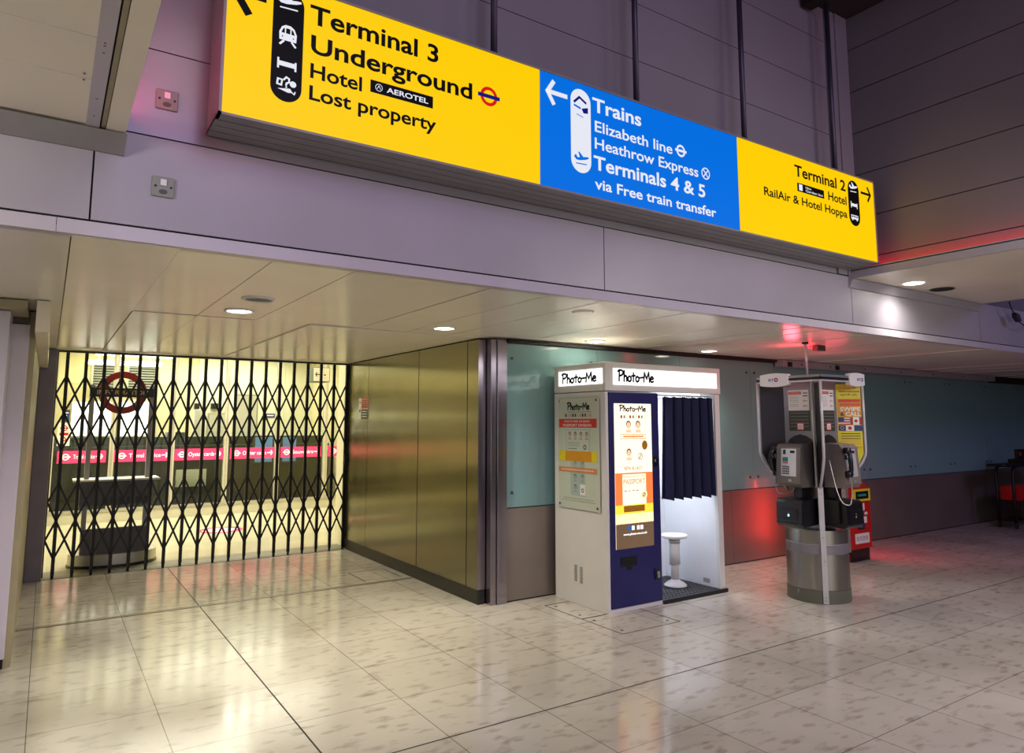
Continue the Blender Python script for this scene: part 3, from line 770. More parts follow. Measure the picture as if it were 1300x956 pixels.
downlight(5.734, 4.933, ZD, .095, 'lit round downlight between the photo booth and the phone kiosk', 88)
downlight(6.132, 3.019, ZR, .10, 'bright round downlight in the raised soffit right of the big sign', 34, 'downlights in the right soffit', angle=2.95, col=(1, .96, .90))
t = thing('empty_downlight_recess', 'black open round hole beside the lit downlight in the right soffit', 'light recess', (6.638, 3.026, ZR))
q = MB('black_plastic'); q.lathe([(.085, .003), (.087, -.005), (.10, -.006), (.102, .004)], (6.638, 3.026, ZR), n=36, caps=False); q.build('rim', t)
q = MB('dark_gap'); q.lathe([(.086, -.003), (.086, .004)], (6.638, 3.026, ZR), n=36); q.build('hole', t)
t = thing('ceiling_vent', 'round unlit white grille in the ceiling beside the leftmost downlight', 'vent', (1.024, 4.348, ZD))
q = MB('white_paint'); q.lathe([(.078, .004), (.08, -.008), (.095, -.010), (.098, .004)], (1.024, 4.348, ZD), n=36, caps=False); q.build('rim', t)
q = MB('louvre_grey')
for k in range(5): q.lathe([(.014 + .013 * k, -.005), (.022 + .013 * k, -.005), (.022 + .013 * k, -.001), (.014 + .013 * k, -.001)], (1.024, 4.348, ZD), n=30, caps=False)
q.lathe([(.078, -.001), (.078, 0)], (1.024, 4.348, ZD), 'kick_strip', 30); q.build('grille', t)
q = MB('ceiling_panel'); q.lathe([(.075, .006), (.075, -.004), (.06, -.008)], (2.979, 3.635, ZD), n=30); q.lathe([(.05, -.008), (.05, -.010)], (2.979, 3.635, ZD), n=30)
tag(q.build('ceiling_disc'), 'round flush unlit disc in the ceiling left of the photo booth', 'ceiling disc')

# grey sensor box with the red glow
t = thing('sensor_box', 'grey box under the ceiling in front of a red glow above the phones', 'sensor', (6.155, 3.945, 2.235))
q = MB('kick_strip'); q.box(6.09, 6.22, 3.92, 3.98, 2.235, 2.29); q.build('housing', t, .004)
q = MB('red_led'); q.box(6.06, 6.20, 3.985, 3.995, 2.262, 2.282); q.build('red_light', t)

# power spurs on the fascia
for x, z, lab in ((.344, 2.937, 'square metal spur plate on the upper wall left of the yellow sign'), (.349, 2.549, 'square metal spur plate on the fascia below the seam')):
    t = thing('spur_plate', lab, 'socket plate', (x, YF, z - .044), 'spur plates left of the sign')
    q = MB('louvre_grey'); q.box(x - .044, x + .044, YF - .010, YF - .0005, z - .044, z + .044); q.build('plate', t, .004)
    q = MB('white_paint'); q.box(x - .012, x + .012, YF - .016, YF - .0105, z + .004, z + .032); q.build('rocker', t, .002)
    q = MB('kick_strip'); q.prism(oval(.016, .010, x, z - .022, 14), YF - .013, YF - .0105, axis='y'); q.build('cord_outlet', t)
    for s_ in (-1, 1):
        q = MB('ink'); q.lathe([(.005, YF - .0125), (.005, YF - .0102)], (x + s_ * .030, 0, z), n=10, axis='y'); q.build('screw', t)

# cable hanging at the right
q = MB('cable'); p = [ony(x, y, YF - .10) for x, y in ((1281, 383), (1284, 392), (1288, 399))]
q.tube([(a, YF - .10, b) for a, b in p], .006)
p2 = [ony(x, y, YF - .10) for x, y in ((1287, 397), (1289, 400), (1293, 408))]
q.prism([(p2[0][0] - .0, p2[0][1]), (p2[1][0] + .05, p2[1][1] + .01), (p2[2][0] + .03, p2[2][1]), (p2[2][0] - .02, p2[2][1] - .01), (p2[1][0] - .03, p2[1][1] - .03)], YF - .12, YF - .08, axis='y')
p3 = [ony(x, y, YF - .10) for x, y in ((1293, 408), (1300, 413), (1312, 414), (1325, 400), (1335, 385))]
q.tube([(a, YF - .10, b) for a, b in p3], .006)
tag(q.build('hanging_cable'), 'thin black cable with an inline plug looping from the right soffit', 'cable')

# ------------------------------------------------------------------ the big direction sign
YS, ZS0, ZS1 = 2.966, 2.818, 3.492
XS = [0.507, 2.147, 3.80, 5.490]
sg = thing('direction_sign', 'long backlit yellow and blue direction sign mounted high on the wall', 'sign', (3.0, 3.1, ZS0))
q = MB('sign_frame')
q.box(XS[0] + .005, XS[3] - .005, YS + .03, YF - .002, ZS0 + .012, ZS1 - .004)
q.box(XS[0], XS[0] + .012, YS - .004, YF - .012, ZS0, ZS1); q.box(XS[3] - .012, XS[3], YS - .004, YF - .012, ZS0, ZS1)
q.box(XS[0], XS[3], YS - .004, YS + .03, ZS1 - .006, ZS1 + .004)
w = (YF - .012 - YS) / 4
for k in range(4): q.box(XS[0], XS[3], YS + w * k + (.003 if k else -.004), YS + w * (k + 1) - .003, ZS0 - .0015 * k, ZS0 + .011)
q.build('housing', sg)
panels = []
for a, b, m in ((XS[0] + .012, XS[1] - .004, 'sign_yellow'), (XS[1] + .004, XS[2] - .004, 'sign_blue'), (XS[2] + .004, XS[3] - .012, 'sign_yellow')):
    q = MB(m); q.box(a, b, YS, YS + .028, ZS0 + .012, ZS1 - .008); panels.append(q.build('lit_panel', sg))
panels[0]['label'] = 'yellow lit panel for Terminal 3 and Underground'; panels[1]['label'] = 'blue lit panel for trains'; panels[2]['label'] = 'yellow lit panel for Terminal 2'
for px, xx in ((627, 2.02), (808, 3.12), (945, 4.22), (1060, 5.36)):
    x = ony(px, {627: 55, 808: 130, 945: 175, 1060: 212}[px], 3.08)[0]
    q = MB('rod_dark'); q.tube([(x, 3.08, ZS1), (x, 3.08, 5.085)], .019, n=14); q.build('hanger_rod', sg)
def sp(x, y): return ony(x, y, YS - .002)
def line_fit(panel, txt, p_tl, p_bl, p_br, m, bold):
    """cap-top-left, baseline-left and right-end photo positions read on the sign's own plane"""
    a = sp(*p_tl); c = sp(*p_bl); d = sp(*p_br)
    q = MB(m); fc = Face(q, (0, YS, 0), off=.0015)
    fc.text(txt, a[0], d[0], c[1], a[1] - c[1], m, bold=bold)
    q.build('text_line', panel)
# left yellow panel
q = MB('sign_black'); fc = Face(q, (0, YS, 0), off=.0015)
line_fit(panels[0], 'Terminal 3', (394.4, 5), (395, 29), (556.6, 76), 'sign_black', 0.022)
line_fit(panels[0], 'Underground', (395.4, 43.5), (396, 66.5), (599.5, 124), 'sign_black', 0.022)
line_fit(panels[0], 'Hotel', (394.4, 79.5), (395, 98.2), (459.5, 113), 'sign_black', 0.020)
line_fit(panels[0], 'Lost property', (393, 107.6), (393.6, 125.9), (554, 150), 'sign_black', 0.020)
q = MB('sign_black'); fc = Face(q, (0, YS, 0), off=.0015)
a, z1 = sp(470.5, 100.5); b, z0 = sp(549.6, 137.4)
z1 = sp(470.5, 100.5)[1]; z0 = sp(470.5, 116.3)[1]
fc.rect(a, b, z0, z1)
fc.text('AEROTEL', a + (b - a) * .25, b - (b - a) * .08, z0 + (z1 - z0) * .3, (z1 - z0) * .42, 'sign_white', .0008, .02)
cx = a + (b - a) * .13; cz = (z0 + z1) / 2; r = (z1 - z0) * .3
fc.ring(cx, cz, r * .85, r, 'sign_white', .0008); fc.line([(cx - r * .45, cz - r * .4), (cx, cz + r * .55), (cx + r * .45, cz - r * .4)], r * .16, 'sign_white', .0008)
q.build('hotel_plate', panels[0])
q = MB('sign_red'); fc = Face(q, (0, YS, 0), off=.0015)
c = sp(620.8, 122.5); fc.roundel(c[0], c[1], .052, 'sign_red', 'sign_navy'); q.build('roundel', panels[0])
q = MB('sign_black'); fc = Face(q, (0, YS, 0), off=.0015)
pa = sp(343.2, 100)[0]; pb = sp(383.3, 100)[0]; pz0 = sp(364, 129.6)[1]; pz1 = ZS1 - .035
fc.pill(pa, pb, pz0, pz1); pc = (pa + pb) / 2; pw = pb - pa
for fn, (px, py), k in (('plane', (366, 5), .62), ('train', (365, 45), .62), ('bed', (363.5, 82), .62), ('lost', (363, 109), .62)):
    z = sp(px, py)[1]
    if fn == 'plane': fc.plane(pc, z + .01, pw * .78, 'sign_white', .0008)
    if fn == 'train': fc.train(pc, z, pw * .68, 'sign_white', 'sign_black', .0008)
    if fn == 'bed': fc.bed(pc, z, pw * .62, 'sign_white', .0008)
    if fn == 'lost': fc.lost(pc, z, pw * .64, 'sign_white', 'sign_black', .0008)
q.build('pictogram_strip', panels[0])
q = MB('sign_black'); fc = Face(q, (0, YS, 0), off=.0015)
c = sp(319, -7); fc.arrow(sp(335, 0)[0], sp(293, 0)[0], c[1], .085, .034); q.build('arrow', panels[0])
# blue panel
q = MB('sign_white'); fc = Face(q, (0, YS, 0), off=.0015)
line_fit(panels[1], 'Trains', (752, 123), (752, 140.5), (814.3, 160), 'sign_white', 0.022)
line_fit(panels[1], 'Elizabeth line', (755.1, 152.8), (755.1, 166.3), (853.8, 194.3), 'sign_white', 0.014)
line_fit(panels[1], 'Heathrow Express', (755.1, 174.2), (755.1, 188), (886.7, 223.4), 'sign_white', 0.014)
line_fit(panels[1], 'Terminals 4 & 5', (753.7, 196.7), (753.9, 214.2), (895.6, 250.4), 'sign_white', 0.022)
line_fit(panels[1], 'via Free train transfer', (755.3, 226), (755.6, 239.2), (909.5, 275.5), 'sign_white', 0.018)
q = MB('sign_white'); fc = Face(q, (0, YS, 0), off=.0015)
c = sp(864.4, 191.6); fc.roundel(c[0], c[1], .040, 'sign_white', 'sign_white')
c = sp(896, 220.4); fc.ring(c[0], c[1], .032, .040, 'sign_white'); fc.line([(c[0] - .02, c[1] - .022), (c[0] + .02, c[1] + .022)], .008); fc.line([(c[0] - .02, c[1] + .022), (c[0] + .02, c[1] - .022)], .008)
q.build('train_symbols', panels[1])
q = MB('sign_white'); fc = Face(q, (0, YS, 0), off=.0015)
pa = sp(724.8, 165)[0]; pb = sp(750.2, 165)[0]; pz1 = sp(736, 113)[1]; pz0 = sp(738.2, 219.5)[1]
fc.pill(pa, pb, pz0, pz1); pc = (pa + pb) / 2; pw = pb - pa
fc.line([(pc - pw * .32, pz1 - .085), (pc - .01, pz1 - .05), (pc + pw * .25, pz1 - .075)], .014, 'sign_navy', .0008)
fc.line([(pc - pw * .32, pz1 - .105), (pc - .005, pz1 - .115)], .012, 'sign_blue', .0008)
fc.poly([(pc + .005, pz1 - .115), (pc + pw * .36, pz1 - .10), (pc + pw * .36, pz1 - .135), (pc + .02, pz1 - .14)], 'sign_navy', .0008)
fc.line([(pc - pw * .2, pz1 - .155), (pc + pw * .1, pz1 - .165)], .005, 'sign_blue', .0008)
fc.plane(pc, pz0 + .085, pw * .72, 'sign_blue', .0008)
q.build('pictogram_strip', panels[1])
q = MB('sign_white'); fc = Face(q, (0, YS, 0), off=.0015)
a = sp(693.2, 114.7); b = sp(718.8, 122.6); fc.arrow(b[0], a[0], (a[1] + b[1]) / 2, .062, .026); q.build('arrow', panels[1])
# right yellow panel
q = MB('sign_black'); fc = Face(q, (0, YS, 0), off=.0015)
line_fit(panels[2], 'Terminal 2', (1008.3, 208.4), (1008.6, 222.3), (1073.6, 241), 'sign_black', 0.022)
line_fit(panels[2], 'Hotel', (1051.2, 242.7), (1051.3, 253.4), (1075, 260), 'sign_black', 0.018)
line_fit(panels[2], 'RailAir & Hotel Hoppa', (969.8, 236.4), (970, 247), (1076, 276), 'sign_black', 0.018)
q = MB('sign_black'); fc = Face(q, (0, YS, 0), off=.0015)
a, z1 = sp(1012, 231.6); b = sp(1046.2, 246)[0]; z0 = sp(1012, 242.2)[1]; fc.rect(a, b, z0, z1)
h = z1 - z0; fc.rect(a + .02, a + .02 + h * .66, z0 + h * .15, z1 - h * .12, 'sign_white', .0008)
fc.text('Hilton', a + .10, a + .17, z0 + h * .56, h * .26, 'sign_white', .0008, .01); fc.text('Garden Inn', a + .10, b - .02, z0 + h * .18, h * .28, 'sign_white', .0008, .01)
q.build('hotel_plate', panels[2])
q = MB('sign_black'); fc = Face(q, (0, YS, 0), off=.0015)
pa = sp(1077.3, 258)[0]; pb = sp(1091.2, 262)[0]; pz1 = sp(1082.8, 229.5)[1]; pz0 = sp(1085.8, 287)[1]
fc.pill(pa, pb, pz0, pz1); pc = (pa + pb) / 2; pw = pb - pa
fc.plane(pc, sp(1083, 238)[1], pw * .75, 'sign_white', .0008)
z = sp(1084, 260.5)[1]; fc.bed(pc, z, pw * .6, 'sign_white', .0008)
z = sp(1085, 276)[1]; fc.rect(pc - pw * .32, pc + pw * .32, z - .016, z + .018, 'sign_white', .0008); fc.disc(pc - pw * .2, z - .02, .008, 'sign_white', .0008, 10); fc.disc(pc + pw * .2, z - .02, .008, 'sign_white', .0008, 10)
for k in (-.2, 0, .2): fc.rect(pc + pw * (k - .07), pc + pw * (k + .07), z, z + .011, 'sign_black', .0014)
q.build('pictogram_strip', panels[2])
q = MB('sign_black'); fc = Face(q, (0, YS, 0), off=.0015)
a = sp(1093.3, 244.5); b = sp(1105.4, 248.2); fc.arrow(a[0], b[0], (a[1] + b[1]) / 2 , .055, .020); q.build('arrow', panels[2])

# ------------------------------------------------------------------ photo booth
BX0, BX1, BY0, BY1, BH = 3.901, 5.335, 4.476, 5.19, 2.062
bt = thing('photo_booth', 'white photo booth with navy curtain and lit name panels', 'photo booth', ((BX0 + BX1) / 2, (BY0 + BY1) / 2, 0))
q = MB('white_laminate'); q.box(BX0, BX0 + .03, BY0 + .004, BY1, 0.0, 1.812); q.build('left_side_panel', bt, .003)
q = MB('booth_inner'); q.box(BX1 - .075, BX1 - .03, BY0 + .03, BY1, .03, 1.812); q.build('right_side_panel', bt, .003)
q = MB('booth_inner'); q.box(BX0 + .031, BX1 - .076, BY1 - .03, BY1, .0, 1.812); q.box(4.53, BX1 - .076, BY1 - .034, BY1 - .031, .80, .806, 'alu'); q.build('back_panel', bt)
q = MB('white_laminate'); q.box(BX1 - .075, BX1 - .01, BY0, BY0 + .03, .03, 1.812); q.build('right_post', bt, .003)
q = MB('white_laminate')
q.box(BX0 - .003, BX1 + .006, BY0 - .004, BY1 + .0, 1.818, BH); q.build('header', bt, .006)
hd = bt.children[-1] if bt.children else None
q = MB('booth_lit'); q.box(3.985, 5.285, BY0 - .010, BY0 - .005, 1.872, 2.010); Face(q, (0, BY0 - .010, 0), off=.001).script(4.035, 4.46, 1.903, .092, .018, 'ink'); q.build('front_name_panel', bt)
q = MB('booth_lit'); q.box(BX0 - .010, BX0 - .004, 4.507, 5.112, 1.880, 2.010); Face(q, (BX0 - .010, 0, 0), (0, -1, 0), off=.001).script(-5.06, -4.575, 1.903, .084, .018, 'ink'); q.build('side_name_panel', bt)
# machine cabinet behind the navy door
q = MB('white_laminate'); q.box(BX0 + .031, 4.515, BY0 + .012, BY1 - .031, 0.0, 1.812, 'booth_inner'); q.box(BX0 + .03, 4.52, BY0 + .004, BY0 + .012, 0, .03); q.build('machine_cabinet', bt)
dr = MB('navy'); dr.box(BX0 + .034, 4.508, BY0 - .006, BY0 + .012, .035, 1.806); dr = dr.build('door', bt, .003)
q = MB('poster_lit'); fy = BY0 - .0065
lx0, lx1, lz0, lz1 = 3.985, 4.415, .505, 1.712
q.box(lx0, lx1, fy - .003, fy, lz0, lz1, 'poster_lit')
fc = Face(q, (0, fy - .003, 0), off=.0008); c = (lx0 + lx1) / 2; W = lx1 - lx0; H = lz1 - lz0
def portrait(fc, a, b, s, sk='poster_skin', hr='hair', h=.0006):
    fc.disc(a, b + s * .10, s * .42, hr, h, 18, s * .50); fc.disc(a, b - s * .02, s * .34, sk, h + .0005, 18, s * .46)
    fc.poly([(a - s * .55, b - s * .95), (a + s * .55, b - s * .95), (a + s * .4, b - s * .55), (a - s * .4, b - s * .55)], sk, h + .0003)
fc.script(lx0 + .06, lx1 - .06, lz1 - .065, .05, .010, 'ink')
for k in range(9): fc.rect(lx0 + .07 + .034 * k, lx0 + .09 + .034 * k, lz1 - .125, lz1 - .10, ('poster_red', 'pale_teal', 'poster_lit_warm')[k % 3], .0006)
for a, b in ((c - .055, lz1 - .185), (c + .055, lz1 - .185), (c - .055, lz1 - .42)): portrait(fc, a, b, .065)
for z in (lz1 - .262, lz1 - .298): fc.line([(lx0 + .07, z), (lx1 - .07, z)], .005, 'poster_orange', .0006)
for a in (lx0 + .07, lx1 - .07, c): fc.line([(a, lz1 - .262), (a, lz1 - .298)], .005, 'poster_orange', .0006)
fc.line([(lx0 + .1, lz1 - .28), (lx1 - .1, lz1 - .28)], .012, 'poster_orange', .0006)
fc.disc(lx1 - .085, lz1 - .355, .033, 'poster_ochre', .0006, rb=.04)
fc.ring(c + .075, lz1 - .45, .022, .028, 'louvre_grey', .0006); fc.line([(c + .06, lz1 - .47), (c + .09, lz1 - .43)], .006, 'ink', .0008)
fc.text('NEW & EASY', lx0 + .10, lx1 - .12, lz1 - .562, .030, 'poster_brown', .0006, .0)
zo1 = lz1 - .585; zo0 = lz1 - .85
fc.rect(lx0, lx1, zo0, zo1, 'poster_orange', .0004); fc.rect(lx0 + .08, lx1 - .08, zo0, zo1 - .012, 'poster_lit', .0007)
fc.text('DIGITAL PHOTO FOR', lx0 + .09, lx1 - .09, zo1 - .040, .018, 'poster_brown', .0012)
fc.text('PASSPORT', lx0 + .09, lx1 - .09, zo1 - .095, .042, 'poster_orange', .0012, .01)
for k in range(4): fc.line([(lx0 + .10 + .045 * k, zo1 - .15), (lx0 + .125 + .045 * k, zo1 - .15)], .006, 'ink', .0012)
fc.disc(lx1 - .105, zo1 - .19, .036, 'poster_lit_warm', .0012, rb=.045); fc.ring(lx1 - .105, zo1 - .19, .012, .018, 'ink', .0018); fc.line([(lx1 - .12, zo1 - .205), (lx1 - .09, zo1 - .175)], .005, 'ink', .002)
fc.rect(lx0, lx1, zo0 - .075, zo0, 'poster_yellow', .0009); fc.rect(lx0 + .09, lx1 - .10, zo0 - .06, zo0 - .008, 'poster_ochre', .0016)
fc.rect(lx0, lx1, zo0 - .155, zo0 - .076, 'poster_lit_warm', .0009)
za = zo0 - .155
fc.rect(lx0, lx1, lz0, za, 'poster_brown', .0012)
for k, a in enumerate((c - .065, c - .025, c + .035, c + .075)): fc.rect(a - .014, a + .014, za - .055, za - .022, 'sign_blue' if k == 0 else 'booth_lit', .002)
fc.text('www.photo-me.co.uk', lx0 + .08, lx1 - .08, za - .095, .018, 'booth_lit', .002, .01)
q.build('lit_poster', dr)
q = MB('black_plastic')
a, z1 = ony(787, 708, BY0); b, z0 = ony(808, 717, BY0); q.box(a, b, fy - .003, fy, z0, z1); a2, _ = ony(796, 720, BY0); b2, z2 = ony(802, 723, BY0); q.box(a2, b2, fy - .003, fy, z2, z0 - .0005); q.build('return_slot', dr)
for px, py in ((831.5, 586), (834, 728)):
    a, z = ony(px, py, BY0); q = MB('black_plastic'); q.box(a - .035, a + .01, fy - .010, fy - .0, z - .045, z + .045); q.lathe([(.016, fy - .022), (.016, fy - .010)], (a - .005, 0, z + .01), 'chrome', 14, axis='y'); q.box(a - .018, a + .012, fy - .02, fy - .0105, z - .03, z - .005, 'chrome'); q.build('door_lock', dr)
q = MB('rubber_tread'); q.box(4.516, BX1 + .0, BY0 - .012, BY1 - .031, 0.0, .03); q.box(4.516, BX1 + .004, BY0 - .018, BY0 - .013, 0, .034, 'black_plastic')
for i in range(16):
    for j in range(11): q.lathe([(.012, .030), (.010, .034)], (4.55 + i * .045, 4.52 + j * .057, 0), n=8)
q.build('floor_plate', bt)
q = MB('paper_green')
# framed acrylic notice on the left side
fcx = BX0 - .012
q.box(fcx - .004, fcx, 4.545, 5.108, .805, 1.768, 'paper_green')
fc = Face(q, (fcx - .004, 0, 0), (0, -1, 0), off=.0008); u0, u1 = -5.108, -4.545; zt = 1.768; um = (u0 + u1) / 2
fc.script(um - .15, um + .16, zt - .105, .062, .012, 'ink')
for k in range(11): fc.rect(u0 + .10 + .034 * k, u0 + .122 + .034 * k, zt - .168, zt - .140, ('kick_strip', 'pale_teal', 'poster_peach', 'flag_blue')[k % 4], .0004)
fc.line([(u0 + .14, zt - .125), (u1 - .1, zt - .125)], .004, 'kick_strip', .0004)
fc.rect(u0 + .01, u1 - .03, zt - .262, zt - .185, 'poster_red', .0004)
fc.text('PHOTO FREE OR BACK', u0 + .09, u1 - .12, zt - .215, .016, 'paper', .001, .01); fc.text('PASSPORT DIVISION', u0 + .07, u1 - .10, zt - .252, .022, 'paper', .001, .015)
fc.rect(u0 + .11, u1 - .12, zt - .47, zt - .275, 'pale_teal', .0004); fc.rect(u0 + .125, u1 - .135, zt - .465, zt - .285, 'paper_green', .0008)
for k in range(4): portrait(fc, u0 + .165 + .078 * k, zt - .325, .045, 'skin', 'hair', .001)
for z in (zt - .39, zt - .405, zt - .42): fc.line([(u0 + .14, z), (u0 + .30, z)], .004, 'louvre_grey', .001)
fc.ring(u1 - .19, zt - .43, .012, .022, 'kick_strip', .001); fc.line([(u0 + .14, zt - .445), (u0 + .26, zt - .445)], .005, 'kick_strip', .001)
fc.rect(u0 + .17, u1 - .19, zt - .85, zt - .55, 'pale_teal', .0004)
fc.rect(u0 + .005, u1 - .03, zt - .555, zt - .465, 'poster_yel', .0012); fc.rect(u0 + .10, u1 - .10, zt - .553, zt - .467, 'poster_amber', .0016)
for a, b in ((um - .045, .575), (um + .055, .575), (um - .045, .69), (um + .055, .69), (um - .045, .78)): portrait(fc, a, zt - b, .042, 'skin', 'hair', .001)
fc.rect(um + .02, um + .09, zt - .84, zt - .75, 'paper', .001); fc.ring(um + .055, zt - .80, .010, .018, 'kick_strip', .0015)
fc.rect(u0 + .005, u1 - .03, zt - .65, zt - .608, 'poster_peach', .003)
for k in range(14): fc.line([(u0 + .05 + .032 * k, zt - .629), (u0 + .068 + .032 * k, zt - .629)], .008, 'paper', .0034)
fc.line([(u0 + .07, zt - .875), (u1 - .08, zt - .875)], .004, 'louvre_grey', .001); fc.line([(u0 + .05, zt - .895), (u1 - .06, zt - .895)], .004, 'louvre_grey', .001)
q.build('notice_board', bt)
nb = q
q = MB('chrome')
for y in (4.57, 5.085):
    for z in (.835, 1.742): q.lathe([(.011, BX0 - .026), (.011, BX0 - .0005)], (0, y, z), n=14, axis='x')
q.build('standoff_screws', bt)
q = MB('louvre_grey')
for y in (4.92, 4.855):
    y0, z1 = onx(731 if y > 4.9 else 738, 716 if y > 4.9 else 719, BX0); z0 = z1 - .14
    for k in range(9): q.box(BX0 - .003, BX0 - .0005, y0 - .018, y0 + .018, z0 + k * .0155, z0 + k * .0155 + .009)
q.build('vent_slots', bt)
q = MB('alu'); q.tube([(4.53, BY0 + .03, 1.793), (BX1 - .08, BY0 + .03, 1.793)], .007); q.build('curtain_rail', bt)
# curtain: hangs from the rail, a thing of the booth it moves with
NW = 5.5; cx0, cx1 = 4.625, 5.255
def cur(u, v):
    x = cx0 - .03 * (1 - v) + (cx1 - cx0 + .035 * (1 - v)) * u
    amp = .020 + .016 * (1 - v)
    return (x + .010 * math.sin(u * NW * 4 * PI), BY0 + .038 + amp * math.sin(u * NW * 2 * PI + .6) * (1 + .2 * math.sin(9 * u)), .868 + .008 * math.sin(u * NW * 2 * PI) + .02 * (1 - u) * 0 + (1.778 - .868) * v)
q = MB('navy_cloth'); q.grid(cur, 150, 24); q.build('curtain', bt, solid=.003, recalc=False)
for k in range(8):
    q = MB('chrome'); x = cx0 + .02 + k * (cx1 - cx0 - .04) / 7
    q.lathe([(.010, x - .003), (.013, x - .003), (.013, x + .003), (.010, x + .003), (.010, x - .003)], (0, BY0 + .03, 1.786), n=14, axis='x', caps=False); q.build('curtain_ring', bt)
q = MB('alu'); a, z = ony(905, 746, BY0 + .15); q.box(BX1 - .078, BX1 - .0752, 4.60, 4.68, .06, .10); q.build('rating_plate', bt)
q = MB('booth_lit'); q.box(4.6, 5.2, 4.60, 5.05, 1.800, 1.8115); q.build('ceiling_lamp', bt)
# stool in the booth
SX, SY = 5.0, 4.79
t = thing('booth_stool', 'white round adjustable stool inside the photo booth', 'stool', (SX, SY, .035))
q = MB('white_paint'); q.lathe([(.105, 0), (.105, .012), (.075, .035), (.045, .05), (.04, .06)], (SX, SY, .0345), n=36); q.build('base', t)
q = MB('white_laminate'); q.lathe([(.036, .06), (.036, .20), (.036, .21)], (SX, SY, .03), n=24); q.lathe([(.05, .20), (.05, .43)], (SX, SY, .03), n=24); q.build('post', t)
q = MB('white_paint'); q.lathe([(.05, .43), (.115, .445), (.125, .455), (.125, .468), (.115, .474), (0, .474)], (SX, SY, .03), n=36); q.build('seat', t)
q = MB('alu'); q.lathe([(.054, .395), (.054, .43)], (SX, SY, .03), n=24); q.build('collar', t)

# ------------------------------------------------------------------ phone kiosk
KX, KY, KS, WR = 5.86, 3.88, .165, .455
D = 1 / math.sqrt(2)
kt = thing('phone_kiosk', 'steel pillar phone kiosk with tubular frame and dark wings', 'phone kiosk', (KX, KY, 0))
def arc(r, n=48): return [(KX + r * math.cos(2 * PI * k / n), KY + r * math.sin(2 * PI * k / n)) for k in range(n)]
q = MB('olive_skirt'); q.prism(arc(.266), 0, .11, smooth=True); q.build('skirting', kt)
q = MB('kiosk_steel'); q.prism(arc(.262), .112, .41, smooth=True); q.build('lower_drum', kt)
q = MB('kiosk_grey'); q.prism(arc(.258), .41, .50, smooth=True); q.lathe([(.262, .50), (.262, .48), (.20, .42)], (KX, KY, 0), n=48); q.build('recess_band', kt)
q = MB('kiosk_steel'); q.prism(arc(.262), .50, .615, smooth=True); q.build('upper_drum', kt)
q = MB('kiosk_steel'); q.box(KX - .12, KX + .12, KY - .12, KY + .12, .615, .99); q.build('neck', kt)
core = MB('kiosk_grey'); core.box(KX - KS, KX + KS, KY - KS, KY + KS, .985, 1.945); core = core.build('column', kt, .004)
# arched dark alcove and poster on each visible face
def kiosk_face(M, swap):
    q = MB('kiosk_dark', M)
    # local: x right, z up, facing -y, face plane at y=-KS
    q.box(-.135, .135, -KS - .004, -KS, .99, 1.36)
    q.prism([(-.135, 1.36), (.135, 1.36), (.11, 1.40), (.06, 1.43), (0, 1.445), (-.06, 1.43), (-.11, 1.40)], -KS - .004, -KS, axis='y')
    q.build('alcove', kt)
    q = MB('paper', M); q.box(-.105, .105, -KS - .006, -KS, 1.66, 1.845)
    fc = Face(q, M @ Vector((0, -KS - .006, 0)), M.to_3x3() @ Vector((1, 0, 0)), (0, 0, 1), .0006); q.M = None
    fc.rect(-.10, .03, 1.805, 1.83, 'poster_red'); fc.text('PAYPHONES', -.09, .02, 1.812, .011, 'paper', .0006)
    for z in (1.78, 1.765, 1.75, 1.735, 1.715, 1.70): fc.line([(-.09, z), (.0, z)], .003, 'louvre_grey')
    for z in (1.815, 1.79): fc.line([(.05, z), (.09, z)], .008, 'ink')
    for z in (1.745, 1.70): fc.ring(.055, z, .006, .010, 'poster_red'); fc.line([(.065, z), (.09, z)], .004, 'ink')
    q.build('tariff_notice', kt)
    q = MB('counter_dark', M); q.box(-.105, .105, -KS - .006, -KS, 1.475, 1.655)
    fc = Face(q, M @ Vector((0, -KS - .006, 0)), M.to_3x3() @ Vector((1, 0, 0)), (0, 0, 1), .0006); q.M = None
    for k in range(5): fc.line([(-.09, 1.635 - .03 * k), (.09, 1.635 - .03 * k)], .004, 'louvre_grey')
    fc.rect(-.025, .045, 1.482, 1.55, 'poster_red', .0004); fc.rect(-.017, .037, 1.49, 1.54, 'paper', .0008)
    for z in (1.50, 1.512, 1.524): fc.line([(-.01, z), (.03, z)], .004, 'poster_red', .0012)
    q.build('lower_notice', kt)
M_S = Matrix.Translation((KX, KY, 0))
M_W = Matrix.Translation((KX, KY, 0)) @ Matrix.Rotation(-PI / 2, 4, 'Z')
kiosk_face(M_W, 0); kiosk_face(M_S, 1)
# wings on the diagonals
def wing(dx, dy, m, extra=None):
    a = KS * 1.0; L0 = a * math.sqrt(2) - .01; L1 = WR - .02
    q = MB(m)
    nrm = Vector((-dy, dx, 0)) * .006
    prof = [(L0, .99), (L0, 1.90), (L1, 1.90), (L1, 1.27), (L1 - .08, 1.10), (L0 + .02, .99)]
    if m == 'yellow_card': prof = [(L0, 1.16), (L0, 1.90), (L1, 1.90), (L1, 1.27), (L1 - .05, 1.17)]
    n = len(prof)
    vs = [Vector((KX + dx * r, KY + dy * r, z)) + s_ * nrm for s_ in (-1, 1) for r, z in prof]
    q.add(vs, [list(range(n))[::-1], list(range(n, 2 * n))] + [(i, (i + 1) % n, n + (i + 1) % n, n + i) for i in range(n)])
    o = q.build('wing_panel', kt)
    t_ = MB('tube_white'); P = lambda r, z: (KX + dx * r, KY + dy * r, z)
    t_.tube([P(WR, 1.92), P(WR, 1.6), P(WR, 1.30), P(WR - .004, 1.26), P(WR - .03, 1.20), P(WR - .13, 1.06), P(WR - .19, .99), P(.22, .94)], .012)
    t_.build('frame_tube', kt)
    return o
